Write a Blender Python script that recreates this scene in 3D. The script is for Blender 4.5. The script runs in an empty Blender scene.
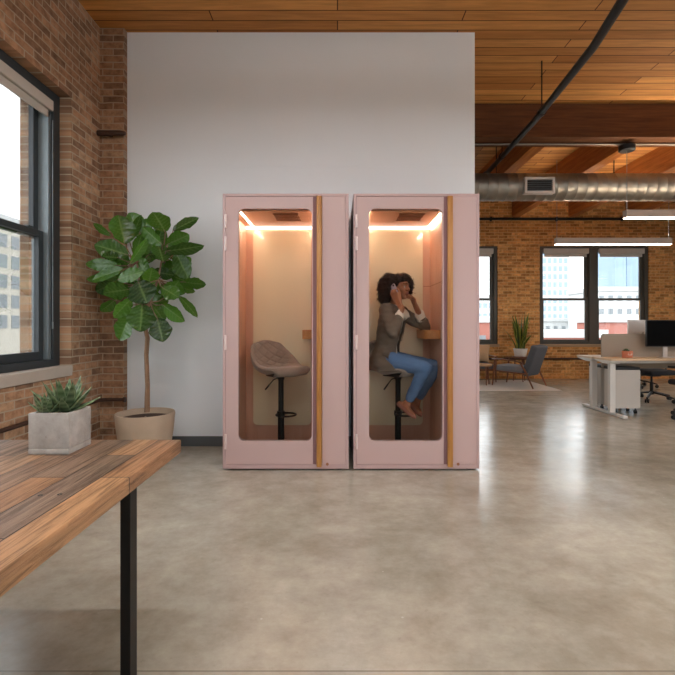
import bpy, bmesh, math, random
from mathutils import Vector, Matrix, noise
random.seed(7)
PI = math.pi
C = bpy.context.scene.collection
SC = bpy.context.scene
H, F0, CX, HY = 1.204, 450.0, 337.5, 326.0      # eye height, focal length in pixels, vanishing point

def P(px, py, Y):
    return Vector(((px - CX) * Y / F0, Y, H + (HY - py) * Y / F0))

# ------------------------------------------------------------------ mesh builder
class MB:
    def __init__(s): s.bm = bmesh.new()
    def box(s, x0, x1, y0, y1, z0, z1, bev=0.0, seg=2, mtx=None):
        r = bmesh.ops.create_cube(s.bm, size=1.0)
        vs = r['verts']
        for v in vs:
            v.co = Vector(((x0+x1)/2 + v.co.x*(x1-x0), (y0+y1)/2 + v.co.y*(y1-y0), (z0+z1)/2 + v.co.z*(z1-z0)))
        if bev > 0:
            es = list({e for v in vs for e in v.link_edges})
            rr = bmesh.ops.bevel(s.bm, geom=es, offset=bev, segments=seg, affect='EDGES', profile=0.5)
            vs = list({v for f in rr['faces'] for v in f.verts} | {v for v in vs if v.is_valid})
        if mtx: 
            for v in vs: v.co = mtx @ v.co
        return vs
    def tube(s, pts, rad, n=12, cap=True, flat=1.0, up=None):
        pts = [Vector(p) for p in pts]
        if not isinstance(rad, (list, tuple)): rad = [rad]*len(pts)
        rings = []; prev = None
        for i, p in enumerate(pts):
            if i == 0: t = pts[1]-pts[0]
            elif i == len(pts)-1: t = pts[-1]-pts[-2]
            else: t = (pts[i+1]-pts[i]).normalized() + (pts[i]-pts[i-1]).normalized()
            t.normalize()
            if prev is None:
                u = Vector(up) if up else (Vector((0,0,1)) if abs(t.z) < 0.9 else Vector((1,0,0)))
            else: u = prev
            u = (u - t*u.dot(t))
            if u.length < 1e-6: u = t.orthogonal()
            u.normalize(); prev = u
            w = t.cross(u)
            r = rad[i]
            ra, rb = r if isinstance(r, (list, tuple)) else (r*flat, r)
            rings.append([s.bm.verts.new(p + u*(ra*math.cos(2*PI*k/n)) + w*(rb*math.sin(2*PI*k/n))) for k in range(n)])
        for a, b in zip(rings, rings[1:]):
            for k in range(n):
                s.bm.faces.new((a[k], a[(k+1)%n], b[(k+1)%n], b[k]))
        if cap:
            s.bm.faces.new(rings[0][::-1]); s.bm.faces.new(rings[-1])
    def cyl(s, p0, p1, r0, r1=None, n=20):
        s.tube([p0, p1], [r0, r0 if r1 is None else r1], n)
    def rings(s, loops, cap=True, close=True):
        vv = [[s.bm.verts.new(p) for p in l] for l in loops]
        n = len(vv[0])
        for a, b in zip(vv, vv[1:]):
            for k in range(n if close else n-1):
                s.bm.faces.new((a[k], a[(k+1)%n], b[(k+1)%n], b[k]))
        if cap: s.bm.faces.new(vv[0][::-1]); s.bm.faces.new(vv[-1])
    def lathe(s, prof, c=(0,0,0), n=32, cap=True):
        c = Vector(c)
        s.rings([[c + Vector((r*math.cos(2*PI*k/n), r*math.sin(2*PI*k/n), z)) for k in range(n)] for r, z in prof], cap)
    def prism(s, poly, axis, a0, a1):
        def mk(p, a):
            return {'x': Vector((a, p[0], p[1])), 'y': Vector((p[0], a, p[1])), 'z': Vector((p[0], p[1], a))}[axis]
        s.rings([[mk(p, a0) for p in poly], [mk(p, a1) for p in poly]])
    def ball(s, c, r, seg=16, rin=10, mtx=None):
        if not isinstance(r, (list, tuple)): r = (r, r, r)
        q = bmesh.ops.create_uvsphere(s.bm, u_segments=seg, v_segments=rin, radius=1.0)
        for v in q['verts']:
            p = Vector((v.co.x*r[0], v.co.y*r[1], v.co.z*r[2]))
            if mtx: p = mtx @ p
            v.co = p + Vector(c)
        return q['verts']
    def loft(s, secs, n=20, cap=True):
        # secs: (centre, rx, ry, yaw)  horizontal ellipses
        s.rings([[Vector(c) + Matrix.Rotation(a, 3, 'Z') @ Vector((rx*math.cos(2*PI*k/n), ry*math.sin(2*PI*k/n), 0)) for k in range(n)] for c, rx, ry, a in secs], cap)
    def grid(s, fn, nu, nv):
        vv = [[s.bm.verts.new(fn(i/nu, j/nv)) for j in range(nv+1)] for i in range(nu+1)]
        for i in range(nu):
            for j in range(nv):
                s.bm.faces.new((vv[i][j], vv[i+1][j], vv[i+1][j+1], vv[i][j+1]))
        return vv

def mk(name, mb, m, parent=None, smooth=None, world=False, fix=True):
    bm = mb.bm
    if fix: bmesh.ops.recalc_face_normals(bm, faces=bm.faces[:])
    if world and parent is not None:
        bm.transform((Matrix.Translation(parent.location) @ Matrix.Rotation(parent.rotation_euler.z, 4, 'Z')).inverted())
    me = bpy.data.meshes.new(name); bm.to_mesh(me); bm.free()
    me.materials.append(m)
    if smooth is not None:
        me.shade_smooth()
        if smooth < 179: me.set_sharp_from_angle(angle=math.radians(smooth))
    o = bpy.data.objects.new(name, me); C.objects.link(o)
    if parent is not None: o.parent = parent
    return o

def thing(name, label, cat, loc=(0,0,0), rz=0, group=None):
    o = bpy.data.objects.new(name, None); C.objects.link(o)
    o.empty_display_size = 0.1
    o.location = loc; o.rotation_euler = (0, 0, rz)
    o['label'] = label; o['category'] = cat
    if group: o['group'] = group
    return o
def tag(o, label, cat, group=None):
    o['label'] = label; o['category'] = cat
    if group: o['group'] = group
    return o
def struct(name, mb, m, smooth=None, label=None, cat=None):
    o = mk(name, mb, m, smooth=smooth); o['kind'] = 'structure'
    if label: o['label'] = label
    if cat: o['category'] = cat
    return o
def dup(root, loc, rz, label, group=None):
    r = root.copy(); C.objects.link(r); r.location = loc; r.rotation_euler = (0, 0, rz); r['label'] = label
    if group: r['group'] = group
    for ch in list(root.children):
        c = ch.copy(); C.objects.link(c); c.parent = r
        for g in list(ch.children):
            d = g.copy(); C.objects.link(d); d.parent = c
    return r

# ------------------------------------------------------------------ materials
def srgb(r, g, b):
    f = lambda c: (c/255/12.92) if c/255 <= .04045 else ((c/255+.055)/1.055)**2.4
    return (f(r), f(g), f(b), 1)
class NT:
    def __init__(s, name):
        s.m = bpy.data.materials.new(name); s.m.use_nodes = True
        s.t = s.m.node_tree; s.n = s.t.nodes; s.l = s.t.links
        s.b = s.n['Principled BSDF']; s.out = s.n['Material Output']
    def add(s, typ, **kw):
        x = s.n.new(typ)
        for k, v in kw.items(): setattr(x, k, v)
        return x
    def link(s, a, b): s.l.new(a, b)
    def coord(s, kind='Object', scale=(1,1,1), swz=None):
        tc = s.add('ShaderNodeTexCoord'); o = tc.outputs[kind]
        if swz:
            sp = s.add('ShaderNodeSeparateXYZ'); s.link(o, sp.inputs[0]); cb = s.add('ShaderNodeCombineXYZ')
            for i, c in enumerate(swz):
                if c in 'XYZ': s.link(sp.outputs[c], cb.inputs[i])
            o = cb.outputs[0]
        mp = s.add('ShaderNodeMapping'); mp.inputs['Scale'].default_value = scale; s.link(o, mp.inputs[0])
        return mp.outputs[0]
    def noise(s, vec, scale, detail=4, rough=.55, dist=0):
        x = s.add('ShaderNodeTexNoise'); x.inputs['Scale'].default_value = scale; x.inputs['Detail'].default_value = detail
        x.inputs['Roughness'].default_value = rough; x.inputs['Distortion'].default_value = dist
        s.link(vec, x.inputs['Vector']); return x.outputs['Fac']
    def ramp(s, fac, stops):
        x = s.add('ShaderNodeValToRGB'); e = x.color_ramp.elements
        while len(e) < len(stops): e.new(.5)
        for i, (p, c) in enumerate(stops): e[i].position = p; e[i].color = c
        s.link(fac, x.inputs[0]); return x.outputs[0]
    def mix(s, a, b, fac, mode='MIX'):
        x = s.add('ShaderNodeMix', data_type='RGBA', blend_type=mode)
        for sock, v in ((x.inputs[6], a), (x.inputs[7], b), (x.inputs[0], fac)):
            if isinstance(v, (int, float, tuple)): sock.default_value = v
            else: s.link(v, sock)
        return x.outputs[2]
    def mrange(s, v, a, b, c, d):
        x = s.add('ShaderNodeMapRange'); s.link(v, x.inputs[0])
        for i, k in enumerate((a, b, c, d)): x.inputs[i+1].default_value = k
        return x.outputs[0]
    def bump(s, h, strength=.3, dist=.005, prev=None):
        x = s.add('ShaderNodeBump'); x.inputs['Strength'].default_value = strength; x.inputs['Distance'].default_value = dist
        s.link(h, x.inputs['Height'])
        if prev: s.link(prev, x.inputs['Normal'])
        return x.outputs[0]
    def set(s, **kw):
        for k, v in kw.items():
            k = k.replace('_', ' ')
            if hasattr(v, 'is_linked') or hasattr(v, 'links'): s.link(v, s.b.inputs[k])
            else: s.b.inputs[k].default_value = v
        return s.m
def plain(name, col, rough=.5, metal=0, var=.08, scale=12, bump=0, bscale=60, spec=.5, coat=0, swz=None, sc3=(1,1,1), **kw):
    t = NT(name); v = t.coord(scale=sc3)
    n = t.noise(v, scale)
    d = t.mix((col[0]*(1-var), col[1]*(1-var), col[2]*(1-var), 1), (min(1, col[0]*(1+var)), min(1, col[1]*(1+var)), min(1, col[2]*(1+var)), 1), n)
    t.set(Base_Color=d, Roughness=rough, Metallic=metal, Specular_IOR_Level=spec, Coat_Weight=coat, **kw)
    if bump:
        t.set(Normal=t.bump(t.noise(v, bscale, 3), bump, .002))
    return t.m
def emit(name, col, strength):
    t = NT(name); t.set(Base_Color=(.8,.8,.8,1), Emission_Color=col, Emission_Strength=strength); return t.m
def wood(name, c0, c1, axis='Z', rough=.45, sc=18, stretch=14, bump=.15, spec=.5):
    t = NT(name); s3 = {'X': (1, stretch, stretch), 'Y': (stretch, 1, stretch), 'Z': (stretch, stretch, 1)}[axis]
    v = t.coord(scale=s3)
    n = t.noise(v, sc/stretch*2.2, 5, .6, .6); n2 = t.noise(v, sc/stretch*.5, 2)
    f = t.mix(n, n2, .35)
    col = t.ramp(f, [(.3, c0), (.7, c1)])
    t.set(Base_Color=col, Roughness=rough, Specular_IOR_Level=spec)
    t.set(Normal=t.bump(n, bump, .002)); return t.m
def brick(name, swz, c1, c2, mortar, off=0., light=(1,1,1,1)):
    t = NT(name); v = t.coord(swz=swz)
    mp = t.add('ShaderNodeMapping'); mp.inputs['Location'].default_value = (off, 0, 0); t.link(v, mp.inputs[0]); v = mp.outputs[0]
    # wobble
    nz = t.add('ShaderNodeTexNoise'); nz.inputs['Scale'].default_value = 9; t.link(v, nz.inputs['Vector'])
    vm = t.add('ShaderNodeVectorMath', operation='MULTIPLY_ADD'); t.link(nz.outputs['Color'], vm.inputs[0]); vm.inputs[1].default_value = (.012,.012,0); t.link(v, vm.inputs[2])
    b = t.add('ShaderNodeTexBrick'); t.link(vm.outputs[0], b.inputs['Vector'])
    b.inputs['Scale'].default_value = 1; b.inputs['Brick Width'].default_value = .205; b.inputs['Row Height'].default_value = .067
    b.inputs['Mortar Size'].default_value = .0065; b.inputs['Mortar Smooth'].default_value = .4; b.inputs['Bias'].default_value = -.1
    b.inputs['Color1'].default_value = (0,0,0,1); b.inputs['Color2'].default_value = (1,1,1,1); b.inputs['Mortar'].default_value = (.5,.5,.5,1)
    n = t.noise(v, 14, 5, .65); n2 = t.noise(v, 1.1, 3)
    bc = t.ramp(b.outputs['Color'], [(0, c1), (.45, tuple((c1[i]+c2[i])/2*(1.12,.98,.9,1)[i] for i in range(4))), (1, c2)])
    bc = t.mix(bc, t.ramp(n, [(.32, (.48,.44,.42,1)), (.6, (1.16,1.15,1.13,1))]), .75, 'MULTIPLY')
    bc = t.mix(bc, t.ramp(n2, [(.35, (.8,.78,.76,1)), (.65, (1.1,1.1,1.1,1))]), .8, 'MULTIPLY')
    col = t.mix(bc, mortar, b.outputs['Fac'])
    t.set(Base_Color=col, Roughness=.88, Specular_IOR_Level=.25)
    h = t.mix(t.mix(n, (1,1,1,1), .5), (0,0,0,1), b.outputs['Fac'])
    t.set(Normal=t.bump(h, .35, .005)); return t.m
def glass(name, tint=(1,1,1,1), ior=1.45, refl=1.0):
    t = NT(name); t.n.remove(t.b)
    tr = t.add('ShaderNodeBsdfTransparent'); tr.inputs[0].default_value = tint
    gl = t.add('ShaderNodeBsdfGlossy'); gl.inputs['Roughness'].default_value = .01
    fr = t.add('ShaderNodeFresnel'); fr.inputs[0].default_value = ior
    ma = t.add('ShaderNodeMath', operation='MULTIPLY'); t.link(fr.outputs[0], ma.inputs[0]); ma.inputs[1].default_value = refl
    mx = t.add('ShaderNodeMixShader'); t.link(ma.outputs[0], mx.inputs[0]); t.link(tr.outputs[0], mx.inputs[1]); t.link(gl.outputs[0], mx.inputs[2])
    t.link(mx.outputs[0], t.out.inputs[0]); return t.m

M = {}
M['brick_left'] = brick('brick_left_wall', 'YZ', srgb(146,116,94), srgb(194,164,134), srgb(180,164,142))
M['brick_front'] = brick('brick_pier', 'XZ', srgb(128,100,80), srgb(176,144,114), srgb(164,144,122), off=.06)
M['brick_back'] = brick('brick_back_wall', 'XZ', srgb(172,124,74), srgb(228,178,114), srgb(212,172,120), off=.1)
M['white_wall'] = plain('painted_wall', srgb(228,233,236), .75, var=.02, scale=2, bump=.08, bscale=90, spec=.3)
M['base_grey'] = plain('baseboard_grey', srgb(84,88,90), .5)
M['pink'] = plain('pink_lacquer', srgb(192,165,161), .42, var=.015, scale=3, spec=.4)
M['pink_edge'] = plain('pink_edge', srgb(186,158,155), .45, var=.02)
M['gasket'] = plain('dark_gasket', srgb(140,104,106), .7)
M['black_gap'] = plain('black_plinth', (.008,.008,.008,1), .8)
M['hinge'] = plain('hinge_metal', srgb(226,206,202), .35, .3, var=.02)
M['pull_wood'] = wood('oak_pull', srgb(150,96,42), srgb(205,150,82), 'Z', .4)
M['veneer'] = wood('pink_veneer', srgb(208,158,132), srgb(226,180,154), 'Z', .5, sc=10, bump=.03)
M['veneer_ceiling'] = wood('veneer_ceiling', srgb(204,148,112), srgb(220,168,132), 'X', .5, sc=10, bump=.03)
M['cream_panel'] = plain('cream_gloss_panel', srgb(240,226,192), .25, var=.012, scale=2, spec=.5, coat=1.0, Coat_Roughness=.02, Coat_IOR=1.7)
M['vent'] = plain('vent_brown', srgb(150,98,70), .7)
M['carpet'] = plain('maroon_carpet', srgb(104,60,56), .95, var=.2, scale=200, bump=.4, bscale=300)
M['shelf_wood'] = wood('shelf_oak', srgb(176,112,58), srgb(212,150,90), 'Y', .4)
M['led_warm'] = emit('warm_led', (1,.92,.77,1), 27)
M['led_soft'] = emit('soft_led', (1,.93,.82,1), 3.4)
M['pendant_led'] = emit('pendant_diffuser', (1,.86,.66,1), 6)
M['fill_led'] = emit('fill_led', (.97,.98,1,1), 25)  # glow of the unseen lamps added to fill the front room
M['ceiling_fill'] = emit('ceiling_fill_glow', (1,.84,.64,1), 36)
M['ceiling_fill_neutral'] = emit('neutral_fill_glow', (.96,.98,1,1), 14)
M['pendant_body'] = plain('pendant_body', srgb(176,160,146), .5, var=.02)
M['booth_glass'] = glass('booth_glass', (.88,.88,.87,1), 1.4, .22)
M['win_glass'] = glass('window_glass', (.97,.98,.98,1), 1.4, .6)
M['win_frame'] = plain('window_frame_slate', srgb(50,56,60), .45, var=.03, spec=.5)
M['win_track'] = plain('window_track_grey', srgb(128,138,142), .4, .3)
M['win_frame_b'] = plain('window_frame_olive', srgb(74,68,58), .5, var=.03)
M['blind'] = plain('roller_blind', srgb(196,188,178), .8)
M['sill'] = plain('stone_sill', srgb(186,176,164), .7, var=.06, scale=20)
M['sill_b'] = plain('back_sill', srgb(168,140,108), .7, var=.06, scale=20)
M['pipe'] = plain('dark_pipe', srgb(70,48,38), .5, .3)
M['black_metal'] = plain('black_steel', srgb(32,31,30), .42, .5, var=.05)
M['black_plastic'] = plain('black_plastic', srgb(26,26,28), .5, 0)
M['fabric_dark'] = plain('charcoal_mesh', srgb(34,35,40), .9, bump=.3, bscale=400)
M['timber'] = wood('ceiling_timber', srgb(126,70,32), srgb(184,116,58), 'Y', .65, sc=14, bump=.3, spec=.25)
M['girder'] = wood('girder_timber', srgb(70,40,22), srgb(112,68,36), 'X', .65, sc=12, bump=.3, spec=.25)
M['white_metal'] = plain('white_powder', srgb(220,216,210), .45, 0, var=.02)
M['cab'] = plain('cabinet_grey_white', srgb(198,192,184), .5, var=.02)
M['silver'] = plain('silver_shell', srgb(206,198,192), .35, .3, var=.02)
M['screen'] = plain('black_screen', (.002,.002,.002,1), .5, spec=.03)
M['felt'] = plain('divider_felt', srgb(160,148,134), .95, var=.05, scale=150, bump=.2, bscale=300)
M['desk_top'] = wood('desk_oak', srgb(206,176,140), srgb(226,200,166), 'X', .45, sc=12, bump=.03)
M['terracotta'] = plain('coral_pot', srgb(206,124,92), .7)
M['armchair'] = plain('armchair_fabric', srgb(92,94,100), .95, var=.1, scale=250, bump=.3, bscale=350)
M['seat_fabric'] = plain('seat_fabric_light', srgb(128,128,132), .95, var=.1, scale=250, bump=.3, bscale=350)
M['walnut'] = wood('walnut', srgb(92,52,30), srgb(140,84,48), 'Z', .4, bump=.05)
M['tan'] = plain('tan_cushion', srgb(196,160,124), .9, bump=.2, bscale=200)
M['rug'] = plain('pale_rug', srgb(216,208,200), .95, var=.1, scale=30, bump=.4, bscale=150)
M['white_pot'] = plain('white_pot', srgb(222,216,208), .5, var=.02)
M['stone_pot'] = plain('stone_pot', srgb(182,162,140), .85, var=.07, scale=14, bump=.3, bscale=70)
M['soil'] = plain('soil', srgb(70,50,38), .95, var=.4, scale=90, bump=1, bscale=80)
M['bark'] = plain('bark', srgb(138,108,84), .85, var=.25, scale=40, bump=.5, bscale=60)
M['velvet'] = plain('taupe_velvet', srgb(150,134,122), .8, var=.1, scale=25, bump=.1, bscale=260, Sheen_Weight=.4)
M['denim'] = None
def concrete_block():
    t = NT('planter_concrete'); v = t.coord()
    n = t.noise(v, 12, 6, .65); n2 = t.noise(v, 60, 3, .6)
    col = t.ramp(n, [(.3, srgb(150,146,140)), (.7, srgb(190,186,180))])
    pit = t.ramp(n2, [(.66, (1,1,1,1)), (.72, (.72,.7,.68,1))])
    t.set(Base_Color=t.mix(col, pit, .7, 'MULTIPLY'), Roughness=.85, Specular_IOR_Level=.3)
    t.set(Normal=t.bump(n2, .35, .002)); return t.m
M['concrete'] = concrete_block()
def floor_mat():
    t = NT('polished_concrete'); v = t.coord()
    n1 = t.noise(v, .9, 6, .7, .15); n2 = t.noise(t.coord(scale=(1,1.3,1)), 4.5, 9, .78, .05); n3 = t.noise(v, 28, 4, .6)
    a = t.ramp(n1, [(.36, srgb(158,151,136)), (.64, srgb(192,187,173))])
    b = t.ramp(n2, [(.36, (.80,.785,.76,1)), (.62, (1.07,1.07,1.07,1))])
    c = t.mix(a, b, .8, 'MULTIPLY')
    c = t.mix(c, t.ramp(n3, [(.62, (1,1,1,1)), (.74, (.82,.80,.77,1))]), .6, 'MULTIPLY')
    # light aggregate flecks
    vo = t.add('ShaderNodeTexVoronoi'); vo.inputs['Scale'].default_value = 5; t.link(v, vo.inputs['Vector'])
    fl = t.ramp(vo.outputs['Distance'], [(.02, (1,1,1,1)), (.03, (0,0,0,1))])
    c = t.mix(c, srgb(214,208,198), t.mix((0,0,0,1), fl, .5))
    # sawn joints
    br = t.add('ShaderNodeTexBrick'); br.offset = 0; jm = t.add('ShaderNodeMapping'); jm.inputs['Location'].default_value = (40, -1.57, 0); t.link(v, jm.inputs[0]); t.link(jm.outputs[0], br.inputs['Vector'])
    for k, x in (('Scale', 1), ('Brick Width', 90), ('Row Height', 3.1), ('Mortar Size', .004), ('Mortar Smooth', .3)): br.inputs[k].default_value = x
    c = t.mix(c, srgb(112,104,94), t.mix((0,0,0,1), br.outputs['Fac'], .6))
    t.set(Base_Color=c, Roughness=t.mrange(n2, .3, .7, .13, .26), Specular_IOR_Level=.55)
    t.set(Normal=t.bump(n2, .05, .01)); return t.m
M['floor'] = floor_mat()
def table_mat():
    t = NT('reclaimed_planks'); v = t.coord('Object', swz='YX')
    b = t.add('ShaderNodeTexBrick'); t.link(v, b.inputs['Vector']); b.offset = .37; b.offset_frequency = 2
    for k, x in (('Scale', 1), ('Brick Width', .62), ('Row Height', .1045), ('Mortar Size', .0024), ('Mortar Smooth', .2), ('Bias', 0)): b.inputs[k].default_value = x
    b.inputs['Color1'].default_value = (0,0,0,1); b.inputs['Color2'].default_value = (1,1,1,1); b.inputs['Mortar'].default_value = (.5,.5,.5,1)
    g = t.coord(scale=(60, 3.2, 60)); n = t.noise(g, 1.2, 6, .7, .8); g2 = t.coord(scale=(14, 1.6, 14)); n2 = t.noise(g2, 1, 4, .6, .5)
    base = t.ramp(b.outputs['Color'], [(0, srgb(116,102,90)), (.28, srgb(170,124,84)), (.5, srgb(132,110,92)), (.75, srgb(182,140,100)), (1, srgb(152,110,76))])
    c = t.mix(base, t.ramp(n, [(.36, (.30,.28,.27,1)), (.55, (1.1,1.08,1.06,1))]), .8, 'MULTIPLY')
    c = t.mix(c, t.ramp(n2, [(.36, (.52,.5,.5,1)), (.55, (1.05,1.05,1.05,1))]), .75, 'MULTIPLY')
    c = t.mix(c, srgb(38,28,22), b.outputs['Fac'])
    t.set(Base_Color=c, Roughness=t.mrange(n, .3, .7, .5, .3), Specular_IOR_Level=.5)
    h = t.mix(n, (0,0,0,1), b.outputs['Fac'])
    t.set(Normal=t.bump(h, .5, .004)); return t.m
M['table'] = table_mat()
def deck_mat():
    t = NT('ceiling_decking'); v = t.coord()
    b = t.add('ShaderNodeTexBrick'); t.link(v, b.inputs['Vector'])
    for k, x in (('Scale', 1), ('Brick Width', 2.4), ('Row Height', .14), ('Mortar Size', .006), ('Mortar Smooth', .3)): b.inputs[k].default_value = x
    b.inputs['Color1'].default_value = (0,0,0,1); b.inputs['Color2'].default_value = (1,1,1,1); b.inputs['Mortar'].default_value = (.5,.5,.5,1)
    n = t.noise(t.coord(scale=(1.2, 14, 14)), 1.5, 5, .6, .4)
    c = t.ramp(b.outputs['Color'], [(0, srgb(168,108,54)), (1, srgb(214,152,84))])
    c = t.mix(c, t.ramp(n, [(.3, (.6,.58,.55,1)), (.65, (1.1,1.1,1.1,1))]), .7, 'MULTIPLY')
    c = t.mix(c, srgb(70,36,16), b.outputs['Fac'])
    t.set(Base_Color=c, Roughness=.65, Specular_IOR_Level=.3); return t.m
M['deck'] = deck_mat()
def duct_mat():
    t = NT('galvanised_duct'); v = t.coord()
    n = t.noise(v, 5, 3); n2 = t.noise(t.coord(scale=(1, 6, 6)), 4, 3)
    t.set(Base_Color=t.mix(srgb(128,122,114), srgb(164,158,148), n), Metallic=.9, Roughness=t.mrange(n2, .3, .7, .38, .5)); return t.m
M['duct'] = duct_mat()
def leaf_mat(name, dark, lite, vein, trans=.35, rough=.3, uvs=True):
    t = NT(name)
    at = t.add('ShaderNodeAttribute', attribute_name='vein'); rn = t.add('ShaderNodeAttribute', attribute_name='rnd')
    c = t.mix(dark, lite, rn.outputs['Fac'])
    c = t.mix(c, vein, at.outputs['Fac'])
    t.set(Base_Color=c, Roughness=rough, Specular_IOR_Level=.5)
    tl = t.add('ShaderNodeBsdfTranslucent'); t.link(t.mix(c, (.25,.6,.05,1), .45), tl.inputs[0])
    mx = t.add('ShaderNodeMixShader'); mx.inputs[0].default_value = trans
    t.link(t.b.outputs[0], mx.inputs[1]); t.link(tl.outputs[0], mx.inputs[2]); t.link(mx.outputs[0], t.out.inputs[0])
    return t.m
M['fig_leaf'] = leaf_mat('fiddle_leaf', srgb(16,42,20), srgb(84,132,40), srgb(120,150,84), .32, .24)
M['blade_leaf'] = leaf_mat('snake_leaf', srgb(34,56,24), srgb(70,92,34), srgb(176,170,70), .1)
M['haworthia'] = leaf_mat('spiky_leaf', srgb(34,58,34), srgb(64,92,54), srgb(150,170,130), .08, .4)

def cloth(name, col, var=.15, scale=40, wr=25, bump=.5, sheen=0):
    t = NT(name); v = t.coord()
    n = t.noise(v, scale, 4); w = t.noise(v, wr, 3, .5, .8)
    c0 = tuple(x*(1-var) for x in col[:3])+(1,); c1 = tuple(min(1, x*(1+var)) for x in col[:3])+(1,)
    t.set(Base_Color=t.mix(c0, c1, n), Roughness=.9, Specular_IOR_Level=.2, Normal=t.bump(w, bump, .008), Sheen_Weight=sheen)
    return t.m
M['denim'] = cloth('denim', srgb(98,128,170), .22, 18, 22)
M['jacket'] = cloth('tweed_jacket', srgb(112,98,86), .2, 160, 16)
M['jacket_trim'] = cloth('tweed_flap', srgb(98,84,73), .2, 160, 16)
M['blouse'] = cloth('cream_blouse', srgb(232,220,206), .04, 10, 22)
M['skin'] = plain('brown_skin', srgb(166,106,74), .5, var=.06, scale=20, Subsurface_Weight=.08)
M['hair'] = plain('dark_curly_hair', srgb(48,32,26), .8, var=.5, scale=80, bump=1.0, bscale=160, spec=.3)
M['shoe'] = plain('rose_brown_leather', srgb(150,96,80), .5)
M['eye_white'] = plain('eye_white', srgb(225,215,205), .2, var=0)
M['iris'] = plain('iris', srgb(35,20,14), .1, var=0)
M['lip'] = plain('lip', srgb(140,70,62), .4)
M['phone'] = plain('phone_lilac', srgb(190,178,196), .3, .2, var=.02)

# ------------------------------------------------------------------ the shell
XL, XR, YB, YR, ZC = -2.349, 9.0, 10.3, -4.5, 4.15
YW = 4.515; XWE = 1.377
m = MB(); m.box(XL-.35, XR+.35, YR-.3, YB+.35, -.25, 0); struct('floor', m, M['floor'], label='polished mottled grey-tan concrete floor', cat='floor')
m = MB(); m.box(XL-.35, XR+.35, YR-.3, YB+.35, ZC, ZC+.2); struct('ceiling', m, M['deck'], label='orange-brown wooden plank ceiling decking', cat='ceiling')

WZ0, WZ1 = .858, 3.22
LW = [(2.0, 3.967), (-.5, 1.5), (-3.4, -1.0)]
m = MB()
m.box(XL-.45, XL, YR, YB+.3, 0, WZ0-.095); m.box(XL-.45, XL, YR, YB+.3, WZ1, ZC)
ys = [YR] + [v for a in sorted(LW) for v in a] + [YB+.3]
for a, b in zip(ys[0::2], ys[1::2]): m.box(XL-.45, XL, a, b, WZ0-.095, WZ1)
struct('wall_left', m, M['brick_left'], label='brown brick wall with the large dark-framed window', cat='wall')
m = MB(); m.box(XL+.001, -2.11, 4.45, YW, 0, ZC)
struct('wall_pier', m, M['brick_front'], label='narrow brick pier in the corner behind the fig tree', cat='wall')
m = MB(); m.box(XL, XWE, YW, YW+.15, 0, ZC); m.box(XWE-.15, XWE, YW+.15, YB, 0, ZC)
m.box(XL+.24, XWE+.003, YW-.003, YW, 2.807, 2.811)
struct('wall_white', m, M['white_wall'], label='white painted wall behind the two pink booths', cat='wall')
m = MB(); m.box(-2.11, XWE, YW-.015, YW, 0, .1, .003)
struct('baseboard_white_wall', m, M['base_grey'], label='dark grey baseboard on the white wall', cat='baseboard')
BW = [(1.42, 3.67), (4.63, 7.13)]
BZ0, BZ1 = .79, 3.035
m = MB()
m.box(XWE-.15, XR+.35, YB, YB+.35, 0, BZ0-.06); m.box(XWE-.15, XR+.35, YB, YB+.35, BZ1, ZC)
xs = [XWE-.15] + [v for a in BW for v in a] + [XR+.35]
for a, b in zip(xs[0::2], xs[1::2]): m.box(a, b, YB, YB+.35, BZ0-.06, BZ1)
struct('wall_back', m, M['brick_back'], label='warm orange-tan brick wall at the far end of the office', cat='wall')
RW = [(-3.5, -.8), (.4, 3.1), (4.4, 7.1)]
m = MB()
m.box(XR, XR+.35, YR, YB, 0, .8); m.box(XR, XR+.35, YR, YB, 3.2, ZC)
ys = [YR] + [v for a in RW for v in a] + [YB]
for a, b in zip(ys[0::2], ys[1::2]): m.box(XR, XR+.35, a, b, .8, 3.2)
struct('wall_right', m, M['brick_left'])
RR = [(-.45, .6), (3.1, 4.7), (4.9, 6.5), (6.9, 8.7)]
m = MB(); m.box(XL-.35, XR+.35, YR-.3, YR, 0, .5); m.box(XL-.35, XR+.35, YR-.3, YR, 3.9, ZC)
xs = [XL-.35] + [v for a in RR for v in a] + [XR+.35]
for a, b in zip(xs[0::2], xs[1::2]): m.box(a, b, YR-.3, YR, .5, 3.9)
struct('wall_rear', m, M['white_wall'])

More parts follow.
